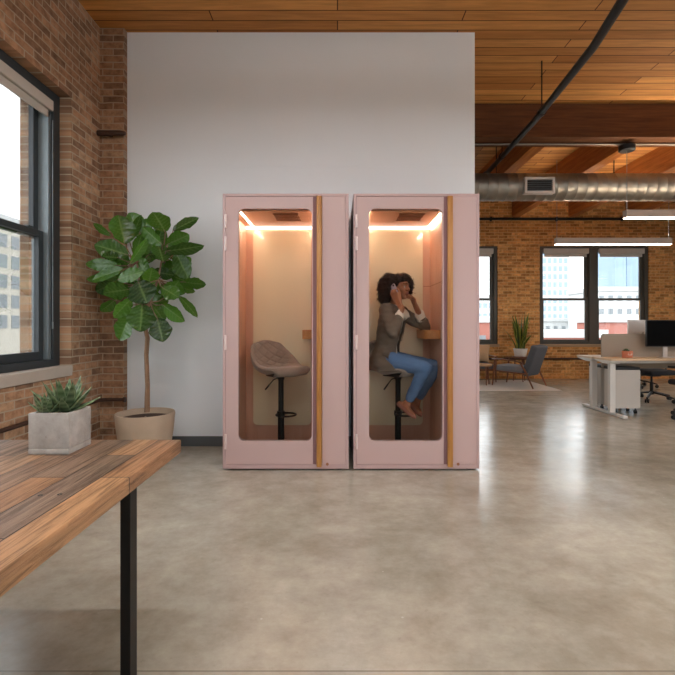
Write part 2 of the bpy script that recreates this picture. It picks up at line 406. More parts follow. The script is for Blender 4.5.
# windows -----------------------------------------------------------
def portal(name, loc, rot, sx, sy):
    l = bpy.data.lights.new(name, 'AREA'); l.shape = 'RECTANGLE'; l.size = sx; l.size_y = sy; l.cycles.is_portal = True
    o = bpy.data.objects.new(name, l); o.location = loc; o.rotation_euler = rot; C.objects.link(o)
def left_window(idx, y0, y1):
    """double-hung window in the left wall; room side faces +X"""
    fx = XL-.10           # room face of the frame
    m = MB()
    for a, b in ((y0, y0+.09), (y1-.09, y1)): m.box(fx-.10, fx, a, b, WZ0, WZ1)
    m.box(fx-.10, fx, y0+.09, y1-.09, WZ1-.08, WZ1); m.box(fx-.10, fx, y0+.09, y1-.09, WZ0, WZ0+.06)
    w = struct('window_%d' % idx, m, M['win_frame'], label='tall dark slate sash window in the left brick wall' if idx == 1 else None, cat='window' if idx == 1 else None)
    t = MB()
    for a, b in ((y0+.09, y0+.125), (y1-.125, y1-.09)): t.box(fx-.16, fx-.02, a, b, WZ0+.06, WZ1-.08)
    mk('track', t, M['win_track'], w)
    zr = 1.98
    for nm, z0, z1, xx in (('upper_sash', zr-.03, WZ1-.10, fx-.105), ('lower_sash', WZ0+.06, zr+.03, fx-.06)):
        s = MB(); a, b = y0+.125, y1-.125
        s.box(xx-.045, xx, a, a+.06, z0, z1, .004); s.box(xx-.045, xx, b-.06, b, z0, z1, .004)
        s.box(xx-.045, xx, a+.06, b-.06, z1-.05, z1, .004); s.box(xx-.045, xx, a+.06, b-.06, z0, z0+(.06 if nm == 'upper_sash' else .07), .004)
        so = mk(nm, s, M['win_frame'], w)
        g = MB(); g.box(xx-.026, xx-.022, a+.055, b-.055, z0+.05, z1-.045); mk('pane', g, M['win_glass'], so)
        if nm == 'lower_sash':
            g = MB(); g.box(xx-.005, xx+.03, (a+b)/2-.05, (a+b)/2+.05, z1-.02, z1+.012, .004); g.box(xx-.04, xx-.005, b-.18, b-.12, z1, z1+.02, .004); mk('sash_lock', g, M['win_frame'], so)
    g = MB(); g.box(fx-.055, fx+.005, y0+.09, y1-.09, WZ1-.17, WZ1-.08, .006); g.box(fx-.04, fx-.02, y0+.1, y1-.1, WZ1-.23, WZ1-.17, .004)
    mk('roller_blind', g, M['blind'], w)
    g = MB(); yy = y1-.105; g.tube([(fx+.005, yy, WZ1-.25), (fx+.005, yy, 1.45), (fx+.005, yy, 1.22)], .003, 6); g.tube([(fx+.005, yy, 1.24), (fx+.005, yy, 1.18)], .007, 8)
    mk('pull_cord', g, M['win_track'], w)
    g = MB(); g.box(XL-.43, XL+.012, y0-.02, y1+.005, WZ0-.09, WZ0, .006); mk('window_sill', g, M['sill'], w)
    portal('portal_left_%d' % idx, (XL-.44, (y0+y1)/2, (WZ0+WZ1)/2), (0, -PI/2, 0), WZ1-WZ0, y1-y0)
for i, (a, b) in enumerate(LW): left_window(i+1, a, b)

def back_window(idx, x0, x1):
    fy = YB+.03
    m = MB(); e = .075
    m.box(x0, x0+e, fy, fy+.12, BZ0, BZ1); m.box(x1-e, x1, fy, fy+.12, BZ0, BZ1)
    m.box(x0+e, x1-e, fy, fy+.12, BZ1-e, BZ1); m.box(x0+e, x1-e, fy, fy+.12, BZ0, BZ0+.06)
    xm = (x0+x1)/2; m.box(xm-.1, xm+.1, fy-.005, fy+.12, BZ0+.06, BZ1-e)
    w = struct('window_%d' % idx, m, M['win_frame_b'], label='double dark-framed sash window in the far brick wall, ' + ('partly hidden by the right booth' if idx == 4 else 'above the desks and armchair'), cat='window')
    zr = 1.82
    for a, b in ((x0+e, xm-.1), (xm+.1, x1-e)):
        for nm, z0, z1, yy in (('upper_sash', zr-.025, BZ1-e, fy+.07), ('lower_sash', BZ0+.06, zr+.025, fy+.03)):
            s = MB(); q = .04
            s.box(a, a+q, yy, yy+.035, z0, z1); s.box(b-q-.04, b, yy, yy+.035, z0, z1)
            s.box(a+q, b-q-.04, yy, yy+.035, z1-.045, z1); s.box(a+q, b-q-.04, yy, yy+.035, z0, z0+.045)
            so = mk(nm, s, M['win_frame_b'], w)
            g = MB(); g.box(a+q-.002, b-q-.038, yy+.015, yy+.019, z0+.042, z1-.042); mk('pane', g, M['win_glass'], so)
        g = MB(); g.box(a+.02, b-.02, fy-.03, fy+.025, BZ1-e-.1, BZ1-e+.02, .006); g.box(a+.05, b-.06, fy+.0, fy+.012, BZ1-e-.17, BZ1-e-.1); mk('roller_blind', g, M['blind'], w)
    g = MB(); g.box(x0-.03, x1+.03, YB-.03, YB+.34, BZ0-.06, BZ0, .005); mk('window_sill', g, M['sill_b'], w)
    portal('portal_back_%d' % idx, (xm, YB+.34, (BZ0+BZ1)/2), (-PI/2, 0, 0), x1-x0, BZ1-BZ0)
for i, (a, b) in enumerate(BW): back_window(4+i, a, b)
def side_window(idx, horiz, a, b, z0, z1):
    m = MB(); g = MB()
    if horiz:   # in rear wall
        for p, q in ((a, a+.08), (b-.08, b), ((a+b)/2-.04, (a+b)/2+.04)): m.box(p, q, YR-.2, YR-.1, z0, z1)
        m.box(a, b, YR-.2, YR-.1, z0, z0+.08); m.box(a, b, YR-.2, YR-.1, z1-.08, z1); g.box(a, b, YR-.155, YR-.15, z0, z1)
    else:
        for p, q in ((a, a+.08), (b-.08, b), ((a+b)/2-.04, (a+b)/2+.04)): m.box(XR+.1, XR+.2, p, q, z0, z1)
        m.box(XR+.1, XR+.2, a, b, z0, z0+.08); m.box(XR+.1, XR+.2, a, b, z1-.08, z1); g.box(XR+.15, XR+.155, a, b, z0, z1)
    w = struct('window_%d' % idx, m, M['win_frame']); mk('pane', g, M['win_glass'], w)
    if horiz: portal('portal_rear_%d' % idx, ((a+b)/2, YR-.29, (z0+z1)/2), (PI/2, 0, 0), b-a, z1-z0)
    else: portal('portal_right_%d' % idx, (XR+.34, (a+b)/2, (z0+z1)/2), (0, PI/2, 0), z1-z0, b-a)
for i, (a, b) in enumerate(RR): side_window(6+i, True, a, b, .5, 3.9)
for i, (a, b) in enumerate(RW): side_window(10+i, False, a, b, .8, 3.2)

# timber -----------------------------------------------------------
m = MB(); m.box(XWE, XR, 5.95, 6.28, 3.70, ZC, .01)
g = mk('ceiling_girder', m, M['girder']); tag(g, 'thick brown timber girder crossing above the metal duct', 'beam'); g['kind'] = 'structure'
jl = 0
def joist(x, y0, y1, lab):
    m = MB(); m.box(-.09, .09, 0, y1-y0, 3.70, ZC, .008)
    o = mk('ceiling_joist', m, M['timber']); o.location = (x, y0, 0); tag(o, lab, 'beam', 'ceiling joists'); o['kind'] = 'structure'
xsj = [1.51, 2.80, 4.08, 5.37, 6.67, 8.0]
for k, x in enumerate(xsj): joist(x, 6.281, YB-.001, 'timber joist between the girder and the far brick wall')

# duct, pipes -------------------------------------------------------
DY, DZ, DR = 7.0, 3.36, .208
m = MB(); pr = []
x = XWE+.001
while x < XR-.02:
    pr += [(x, DR), (x+.008, DR+.005), (x+.016, DR)]; x += .15
pr.append((XR-.001, DR))
n = 40
m.rings([[Vector((a, DY + r*math.cos(2*PI*k/n), DZ + r*math.sin(2*PI*k/n))) for k in range(n)] for a, r in pr])
du = thing('air_duct', 'round galvanised spiral air duct under the timber ceiling', 'duct', (XWE+.2, DY, DZ))
mk('duct_pipe', m, M['duct'], du, 40, world=True)
def duct_grille():
    y = DY-DR-.035
    g0, g1 = P(525, 193, y), P(555, 177, y)
    m = MB(); e = .035
    m.box(g0.x, g1.x, y, y+.10, g0.z, g0.z+e); m.box(g0.x, g1.x, y, y+.10, g1.z-e, g1.z)
    m.box(g0.x, g0.x+e, y, y+.10, g0.z+e, g1.z-e); m.box(g1.x-e, g1.x, y, y+.10, g0.z+e, g1.z-e)
    q = mk('vent_grille', m, M['silver'], du, world=True)
    m = MB(); m.box(g0.x+e, g1.x-e, y+.03, y+.035, g0.z+e, g1.z-e)
    m.bm.transform(Matrix.Translation(-du.location)); mk('backing', m, M['black_plastic'], q)
    m = MB()
    for k in range(6):
        z = g0.z+e + (k+.5)*(g1.z-g0.z-2*e)/6; m.box(g0.x+e, g1.x-e, y+.004, y+.022, z-.003, z+.003)
    m.bm.transform(Matrix.Translation(-du.location)); mk('louvre', m, M['base_grey'], q)
duct_grille()
for x in (2.47, 4.3, 6.2, 8.0):
    m = MB(); m.cyl((x, DY, DZ+DR), (x, DY, ZC-.001), .008, n=8)
    mk('duct_hanger', m, M['black_metal'], du, world=True)

m = MB(); m.tube([(1.75, 2.0, 3.42), (2.05, 3.6, 3.44), (2.30, 5.2, 3.60), (2.36, 7.05, 3.62), (2.36, 7.4, 3.66)], .035, 14)
for (x, y, z) in ((2.27, 5.0, 3.58), (2.34, 6.4, 3.62)): m.cyl((x, y, z), (x, y, ZC-.001 if y < 5.9 or y > 6.3 else 3.699), .007, n=8); m.tube([(x, y-.02, z), (x, y+.02, z)], .045, 12)
tag(mk('ceiling_pipe', m, M['black_metal'], None, 40), 'black steel pipe slanting under the ceiling in front of the duct', 'pipe')
m = MB(); m.tube([(XWE, 6.12, 3.675), (XR, 6.12, 3.675)], .0125, 10)
tag(mk('ceiling_conduit', m, M['duct'], None, 40), 'thin light conduit running along the underside of the girder', 'conduit')
m = MB(); m.tube([(XWE, YB-.045, 3.645), (XR-.4, YB-.045, 3.645)], .03, 12)
for x in (2, 3.5, 5, 6.5, 8): m.box(x-.02, x+.02, YB-.05, YB, 3.60, 3.69)
tag(mk('wall_pipe', m, M['black_metal'], None, 40), 'black horizontal pipe high on the far brick wall', 'pipe')
m = MB(); m.tube([(XWE, YB-.05, .46), (XR-.4, YB-.05, .46)], .022, 12)
for x in (2, 4.2, 5, 6.5, 8): m.box(x-.02, x+.02, YB-.05, YB, .45, .47)
tag(mk('wall_pipe', m, M['pipe'], None, 40), 'dark horizontal pipe low on the far brick wall behind armchair', 'pipe')
m = MB(); m.tube([(XL+.045, 0.2, .485), (XL+.045, 4.36, .485), (XL+.08, 4.395, .485), (-2.09, 4.395, .485)], .017, 12)
m.tube([(-2.09, 4.395, .485), (-2.07, 4.395, .485)], .026, 12)
for y in (.6, 1.8, 3.0, 3.9): m.box(XL, XL+.05, y-.012, y+.012, .475, .495)
m.box(-2.25, -2.23, 4.39, 4.45, .475, .495)
tag(mk('wall_pipe', m, M['pipe'], None, 40), 'thin dark pipe low on the left brick wall behind the table', 'pipe')
m = MB(); m.tube([(XL+.01, 4.39, 3.085), (-2.12, 4.39, 3.085), (-2.07, 4.39, 3.083)], [.026, .026, .018], 14)
m.box(-2.25, -2.22, 4.39, 4.45, 3.07, 3.10)
tag(mk('wall_pipe', m, M['pipe'], None, 40), 'short capped brown pipe across the top of the brick pier', 'pipe')

# ceiling pendants ---------------------------------------------------
def pendant(x0, x1, y, z0, z1, zt, lab, box=False, group='linear pendant lamps', front=False):
    t = thing('pendant_light', lab, 'lamp', (x0, y, z0), 0, group)
    L = x1-x0; h = z1-z0
    led = M['fill_led'] if front else M['pendant_led']
    m = MB(); m.box(0, L, -.045, .045, .012, h-.03, .004)
    for q in ((0, L, -.045, -.041), (0, L, .041, .045), (0, .004, -.041, .041), (L-.004, L, -.041, .041)): m.box(*q, h-.031, h)
    mk('housing', m, M['pendant_body'], t)
    m = MB(); m.box(.006, L-.006, -.04, .04, 0, .012); mk('diffuser', m, led, t)
    m = MB(); m.box(.03, L-.03, -.035, .035, h-.03, h-.026); mk('ceiling_fill_strip', m, M['ceiling_fill_neutral'] if front else M['ceiling_fill'], t)  # glowing strip hidden on top, added to brighten the ceiling
    for cxx in (.03, L-.03):
        m = MB(); m.cyl((cxx, 0, h-.03), (cxx, 0, zt-z0), .004, n=6); c = mk('cable', m, M['win_track'], t)
    if box:
        m = MB(); m.lathe([(.09, zt-z0-.08), (.1, zt-z0-.07), (.1, zt-z0-.005), (.03, zt-z0-.001)], (.03, 0, 0), 20); mk('ceiling_canopy', m, M['black_plastic'], t, 30)
    return t
pendant(3.905, 5.95, 6.12, 2.665, 2.775, 3.66, 'white linear pendant lamp nearest the camera, hung below the girder', True)
pendant(3.87, 5.92, 8.0, 2.645, 2.765, ZC-.001, 'white linear pendant lamp farther back, in front of the big far window')
for k, (xa, yy) in enumerate(((-1.6, 1.4), (-1.6, .25), (2.2, 1.4), (2.2, .25), (5.6, 1.4), (5.6, .25))):
    pendant(xa, xa+2.1, yy, 3.38, 3.48, ZC-.001, 'added unseen fill lamp over the open front floor, ' + ('left', 'left', 'middle', 'middle', 'right', 'right')[k] + (' row near the booths', ' row near the camera')[k % 2], front=True)  # lamps out of view, added as fill light for booths and floor

# ------------------------------------------------------------------ phone booths
def rrect(x0, x1, z0, z1, r, k=6):
    pts = []
    for cx, cz, a0 in ((x1-r, z1-r, 0), (x0+r, z1-r, PI/2), (x0+r, z0+r, PI), (x1-r, z0+r, 1.5*PI)):
        for j in range(k+1):
            a = a0 + PI/2*j/k; pts.append((cx + r*math.cos(a), cz + r*math.sin(a)))
    return pts
def plate_hole(m, X0, X1, Z0, Z1, x0, x1, z0, z1, r, ya, yb, k=6):
    inner = rrect(x0, x1, z0, z1, r, k); outer = []
    cor = ((X1, Z1), (X0, Z1), (X0, Z0), (X1, Z0))
    for q in range(4):
        for j in range(k+1):
            p = inner[q*(k+1)+j]; c = cor[q]
            first = (c[0], p[1]) if q in (0, 2) else (p[0], c[1]); last = (p[0], c[1]) if q in (0, 2) else (c[0], p[1])
            outer.append(first if j < k/2 else c if j == k/2 else last)
    W = lambda ps, y: [m.bm.verts.new((p[0], y, p[1])) for p in ps]
    ia, oa, ib, ob = W(inner, ya), W(outer, ya), W(inner, yb), W(outer, yb)
    N = len(inner)
    for i in range(N):
        j = (i+1) % N
        m.bm.faces.new((ia[i], ia[j], oa[j], oa[i])); m.bm.faces.new((ib[i], ob[i], ob[j], ib[j]))
        m.bm.faces.new((ia[i], ib[i], ib[j], ia[j])); m.bm.faces.new((oa[i], oa[j], ob[j], ob[i]))
def booth(x0, lab):
    t = thing('phone_booth', lab, 'phone booth', (x0, 3.75, 0), 0, 'pink phone booths')
    W, Hh, D = 1.05, 2.307, .745
    z0 = .014
    # outer shell
    m = MB(); e = .024
    m.box(0, e, 0, D, z0, Hh, .002); m.box(W-e, W, 0, D, z0, Hh, .002)
    m.box(e, W-e, 0, D, Hh-.022, Hh, .002); m.box(e, W-e, 0, D, z0, z0+.036, .002); m.box(e, W-e, D-.02, D, z0+.036, Hh-.022)
    mk('shell', m, M['pink_edge'], t)
    for fx in (.08, W-.08):
        for fy in (.06, D-.06):
            m = MB(); m.cyl((fx, fy, 0), (fx, fy, z0), .03); mk('foot', m, M['black_gap'], t)
    # gasket behind the door
    m = MB(); m.box(e, .80, .012, .05, z0+.036, z0+.045); m.box(e, .80, .012, .05, Hh-.03, Hh-.022); m.box(e, e+.004, .012, .05, z0+.036, Hh-.022); m.box(.7525, .783, .006, .05, z0+.036, Hh-.022)
    mk('gasket', m, M['gasket'], t)
    # door
    dx0, dx1 = .0265, .752; dz0, dz1 = z0+.040, Hh-.0265
    gx0, gx1 = (238.3-222.7)/120, (311.9-222.7)/120; gz0, gz1 = H-(441-326)/120, H+(326-208.7)/120
    m = MB(); plate_hole(m, dx0, dx1, dz0, dz1, gx0, gx1, gz0, gz1, .05, -.002, .042)
    d = mk('door', m, M['pink'], t, 30)
    m = MB(); m.prism(rrect(gx0-.0, gx1+.0, gz0-.0, gz1+.0, .05), 'y', .014, .020); mk('pane', m, M['booth_glass'], d)
    for py0, py1 in ((214.5, 228), (236.5, 250.5), (335, 350), (434, 449)):
        m = MB(); a = H+(326-py1)/120; b = H+(326-py0)/120
        m.box(.016, .036, -.012, .004, a, b, .003); m.cyl((.026, -.010, a+.002), (.026, -.010, b-.002), .0085, n=12)
        mk('hinge', m, M['hinge'], d, 40)
    # wooden pull running the whole height
    m = MB(); m.box(.783, .826, -.022, .03, .032, Hh-.022, .006); mk('door_pull', m, M['pull_wood'], t, 40)
    # side panel of the equipment bay
    m = MB(); m.box(.829, W-e-.001, .0, .03, z0+.037, Hh-.023, .002); p = mk('side_panel', m, M['pink'], t)
    m = MB(); m.cyl((.872, -.004, .053), (.872, .002, .053), .012); mk('lock_dot', m, M['vent'], p)
    m = MB(); m.box(.0295+.98, .0305+.98, -.001, .0, .06, Hh-.03); 
    mk('panel_seam', m, M['pink_edge'], p)
    # interior lining
    zi0, zi1 = .09, 2.172; xi0, xi1, yi = .062, .776, .66
    m = MB(); m.box(e, xi0, .05, yi+.02, zi0, zi1); mk('lining', m, M['veneer'], t)
    m = MB(); m.box(xi1, xi1+.03, .05, yi+.02, zi0, zi1); 
    mk('lining', m, M['veneer'], t)
    m = MB(); m.box(xi0, xi1, yi, yi+.02, zi0, zi1); mk('back_lining', m, M['veneer'], t)
    m = MB(); m.box(e, xi1+.03, .045, yi+.02, zi1, zi1+.03); cl = mk('ceiling_panel', m, M['veneer_ceiling'], t)
    m = MB(); m.box(e, W-e, .05, D-.02, z0+.036, zi0); mk('booth_floor', m, M['carpet'], t)
    m = MB(); m.prism(rrect(.134, .70, .236, 2.136, .045), 'y', yi-.016, yi); mk('wall_panel', m, M['cream_panel'], t, 30)
    for q in ((xi1-.002, xi1, .05, yi-.003), (.702, xi1, yi-.002, yi)):
        m = MB(); m.box(*q, 1.59, 1.594); mk('lining_seam', m, M['vent'], t)
    # vent
    m = MB()
    for k in range(16): m.box(.405+k*.0135, .413+k*.0135, .13, .36, zi1-.006, zi1)
    for yy in (.125, .24, .36): m.box(.40, .622, yy-.004, yy+.004, zi1-.007, zi1)
    mk('vent_grille', m, M['vent'], cl)
    # led strips
    for xx in (.129, .75):
        m = MB(); m.box(xx, xx+.010, .055, yi-.03, zi1-.005, zi1); mk('led_strip', m, M['led_warm'], t)
    m = MB(); m.box(xi0+.004, xi1-.004, yi-.026, yi-.018, zi1-.022, zi1); mk('cove_strip', m, M['led_soft'], t)
    # shelf
    m = MB(); q = [(xi1, .22), (xi1, yi), (xi1-.135, yi), (xi1-.135, .28)] + [(xi1-.075 - .06*math.cos(a), .28 - .06*math.sin(a)) for a in [PI/12*k for k in range(1, 7)]]
    m.prism(q, 'z', 1.088, 1.168); mk('shelf', m, M['shelf_wood'], t, 40)
    return t
B1 = booth(-.957, 'pink phone booth with glass door, empty with only a stool inside')
B2 = booth(.133, 'pink phone booth with glass door in which a woman phones')

# ------------------------------------------------------------------ bar stools
def stool(x, y, rz, lab):
    t = thing('bar_stool', lab, 'stool', (x, y, .09), rz, 'quilted bar stools')
    prof = [(.20,.0), (.198,.035), (.165,.055), (.10,.052), (0,.044), (-.10,.042), (-.165,.062), (-.20,.11), (-.228,.18), (-.256,.26), (-.268,.30)]
    zb = .675
    def pt(u):
        s = u*(len(prof)-1); i = min(int(s), len(prof)-2); f = s-i
        p0 = prof[max(i-1,0)]; p1 = prof[i]; p2 = prof[i+1]; p3 = prof[min(i+2, len(prof)-1)]
        c = lambda a, b, c_, d: .5*((2*b)+(c_-a)*f+(2*a-5*b+4*c_-d)*f*f+(3*b-a-3*c_+d)*f**3)
        return c(p0[0],p1[0],p2[0],p3[0]), c(p0[1],p1[1],p2[1],p3[1])
    def wid(u): return .165 + .065*math.sin(min(1, u/.62)*PI/2) - (.095*((u-.62)/.38)**1.6 if u > .62 else 0)
    def surf(u, v):
        v = v*2-1
        x_, z_ = pt(u); w = wid(u); y_ = w*v
        k = math.exp(-((u-.60)/.20)**2)                 # bucket wings
        e2 = abs(v)**2.6
        x_ += e2*(.075*k + .05*max(0, u-.6)); z_ += e2*(.055*k)
        if u < .14: x_ -= .06*e2*(1-u/.14)**1.5
        if u > .80: z_ -= .05*e2*((u-.80)/.20)**2
        return Vector((x_, y_, zb+z_))
    def nrm(u, v):
        u0, u1, v0, v1 = max(0, u-.02), min(1, u+.02), max(0, v-.02), min(1, v+.02)
        n = (surf(u1, v)-surf(u0, v)).cross(surf(u, v1)-surf(u, v0)).normalized()
        return n*sg_
    sg_ = 1.
    sg_ = 1. if nrm(.2, .5).z > 0 else -1.
    m = MB(); bm = m.bm; NU, NV = 96, 72; up, lo = [], []
    for i in range(NU+1):
        ru, rl = [], []
        for j in range(NV+1):
            u, v = i/NU, j/NV; b = surf(u, v); n = nrm(u, v); a = abs(v*2-1)
            edge = min(1, (1-a)/.16, u/.07, (1-u)/.09); rd = math.sqrt(max(0, 1-(1-edge)**2))
            q = 0
            if u > .46:
                p1 = (u*8.5+(v*2-1)*1.7) % 1; p2 = (u*8.5-(v*2-1)*1.7) % 1; g = min(p1, 1-p1, p2, 1-p2)
                q = .011*math.exp(-(g/.075)**2)*min(1, (u-.46)/.06)*min(1, max(0, (1-a)/.14-.6))*min(1, max(0, (1-u)/.05-.4))
            belly = .035*math.exp(-((u-.50)/.14)**2)*(1-a**2)
            ru.append(bm.verts.new(b + n*(.016*rd - q))); rl.append(bm.verts.new(b - n*((.024+belly)*rd+.001)))
        up.append(ru); lo.append(rl)
    for i in range(NU):
        for j in range(NV):
            bm.faces.new((up[i][j], up[i+1][j], up[i+1][j+1], up[i][j+1])); bm.faces.new((lo[i][j], lo[i][j+1], lo[i+1][j+1], lo[i+1][j]))
        bm.faces.new((up[i][0], lo[i][0], lo[i+1][0], up[i+1][0])); bm.faces.new((up[i][NV], up[i+1][NV], lo[i+1][NV], lo[i][NV]))
    for j in range(NV):
        bm.faces.new((up[0][j], up[0][j+1], lo[0][j+1], lo[0][j])); bm.faces.new((up[NU][j], lo[NU][j], lo[NU][j+1], up[NU][j+1]))
    mk('seat', m, M['velvet'], t, 60)
    m = MB(); m.tube([surf(k/60, 0) for k in range(61)] + [surf(1, k/32) for k in range(1, 32)] + [surf(1-k/60, 1) for k in range(61)] + [surf(0, 1-k/32) for k in range(1, 32)], .0048, 6)
    mk('piping', m, M['velvet'], t, 60)
    m = MB(); m.box(-.10, .10, -.10, .10, zb-.022, zb+.018, .008); m.cyl((0,0,zb-.05), (0,0,zb-.02), .032); mk('seat_plate', m, M['black_metal'], t, 40)
    m = MB(); m.cyl((0,0,.01), (0,0,zb-.03), .0245, n=24); m.cyl((0,0,.01), (0,0,.30), .029, n=24); m.cyl((0,0,.29), (0,0,.31), .034, n=24); mk('column', m, M['black_metal'], t, 40)
    m = MB(); m.lathe([(.001, .0), (.19, .0), (.195, .006), (.17, .014), (.05, .026), (.03, .05), (.001, .05)], n=48); mk('base', m, M['black_metal'], t, 40)
    m = MB(); m.tube([(.0, -.028, .315)] + [(.085 + .085*math.cos(a), .09*math.sin(a), .315) for a in [PI*1.1*(-1 + 2*k/24)*.82 for k in range(25)]] + [(.0, .028, .315)], .0085, 10)
    m.cyl((0,0,.295), (0,0,.335), .036); mk('footrest', m, M['black_metal'], t, 40)
    m = MB(); m.tube([(0, -.02, zb-.03), (-.03, -.06, zb-.05), (-.055, -.12, zb-.125)], [.005, .005, .005], 8); m.tube([(-.045, -.095, zb-.095), (-.06, -.13, zb-.14)], .0075, 8); mk('lever', m, M['black_metal'], t, 40)
    return t
stool(P(281, 400, 4.12).x, 4.12, math.radians(-50), 'quilted taupe bar stool standing empty in the left booth')
stool(P(398, 400, 4.14).x, 4.14, math.radians(-45), 'quilted taupe bar stool under the seated woman in the right booth')

# ------------------------------------------------------------------ foreground table
def table():
    x1, y0, y1, zt = -.625, .12, 1.80, .75
    x0 = -2.05
    t = thing('wooden_table', 'reclaimed plank table on black steel legs in the foreground', 'table', ((x0+x1)/2, (y0+y1)/2, 0))
    m = MB(); m.box(x0, x1, y0, y1, zt-.051, zt, .004, 2); top = mk('tabletop', m, M['table'], t, 30, world=True)
    for a, b in ((40.3, 495.4), (59.8, 494.4)):
        Y = (H-zt)*F0/(b-HY); p = P(a, b, Y)
        m = MB(); m.lathe([(.0065, zt-.004), (.0065, zt+.0004), (.001, zt-.0001)], (p.x, p.y, 0), 14); q = mk('nail_hole', m, M['black_plastic'], top, None); q.data.transform(Matrix.Translation(-t.location))
    for lx in (x1-.10, x0+.05):
        for ly in (y0+.2, 1.50):
            m = MB(); m.box(lx, lx+.034, ly, ly+.052, 0, zt-.052, .002); mk('leg', m, M['black_metal'], t, None, world=True)
        m = MB(); m.box(lx, lx+.034, y0+.252, 1.50, 0, .03, .002); mk('foot_bar', m, M['black_metal'], t, None, world=True)
table()

def leaf_attrs(o, vein, rnd):
    me = o.data
    a = me.attributes.new('vein', 'FLOAT', 'POINT'); a.data.foreach_set('value', vein)
    b = me.attributes.new('rnd', 'FLOAT', 'POINT'); b.data.foreach_set('value', rnd)

# concrete planter with two spiky succulents
def planter():
    p0 = P(28, 455, 1.584); x0, x1 = p0.x, P(69, 455, 1.584).x; y0, y1 = 1.584, 1.584+.142; z0, z1 = .751, .897
    t = thing('concrete_planter', 'square grey concrete planter standing on the wooden table', 'planter', ((x0+x1)/2, (y0+y1)/2, z0))
    m = MB(); w = .014
    m.box(x0, x1, y0, y1, z0, z0+.02, .002); 
    m.box(x0, x1, y0, y0+w, z0+.02, z1, .003); m.box(x0, x1, y1-w, y1, z0+.02, z1, .003)
    m.box(x0, x0+w, y0+w-.003, y1-w+.003, z0+.02, z1-.0005, .003); m.box(x1-w, x1, y0+w-.003, y1-w+.003, z0+.02, z1-.0005, .003)
    m2 = MB(); mk('body', m, M['concrete'], t, 40, world=True)
    m = MB(); m.grid(lambda u, v: Vector((x0+w+u*(x1-x0-2*w), y0+w+v*(y1-y0-2*w), z1-.014+.005*noise.noise(Vector((u*9, v*9, 1))))), 14, 14)
    mk('soil', m, M['soil'], t, 60, world=True)
    for (px, py, yy, R, n, sd, lab) in ((48, 398, 1.625, .088, 19, 1, 'smaller spiky green succulent at the left of the concrete planter'), (67, 401, 1.67, .132, 24, 5, 'taller spiky green succulent at the right of the concrete planter')):
        random.seed(sd); c = P(px, 326, yy); c = Vector((min(c.x, x1-.03), yy, z1-.012))
        s = thing('spiky_succulent', lab, 'succulent', c)
        m = MB(); vein = []; rnd = []
        for k in range(n):
            f = k/n; az = k*2.39996+.3; el = .36+1.06*f**.8; L = R*(1.05-.28*abs(f-.45)) * random.uniform(.85, 1.12)
            d = Vector((math.cos(az)*math.cos(el), math.sin(az)*math.cos(el), math.sin(el))); side = Vector((-math.sin(az), math.cos(az), 0)); nn = side.cross(d)*-1
            r = random.random(); K = 10; ring = 8; loops = []
            for i in range(K+1):
                q = i/K; bend = L*(.10*q*q)*(1 if el < 1 else .3)
                cc = d*(L*q*(1-.04*q)) + Vector((0,0,1))*bend + Vector((math.cos(az), math.sin(az), 0))*.006
                wd = .0135*(R/.1)*(.75+.55*q*(1-q)*2)*(1-q**2.2)+.0004; th = wd*.42
                loops.append([cc + side*(wd*math.cos(2*PI*j/ring)) + nn*(th*math.sin(2*PI*j/ring)-wd*.2*abs(math.cos(2*PI*j/ring))**2) for j in range(ring)])
                for j in range(ring):
                    sn = math.sin(2*PI*j/ring)
                    vein.append((.9 if abs(sn) < .2 else .0) * .75 + (.45 if i % 2 and abs(sn) > .5 else 0)); rnd.append(r)
            m.rings(loops)
        o = mk('leaves', m, M['haworthia'], s, 60); leaf_attrs(o, vein, rnd)
planter()

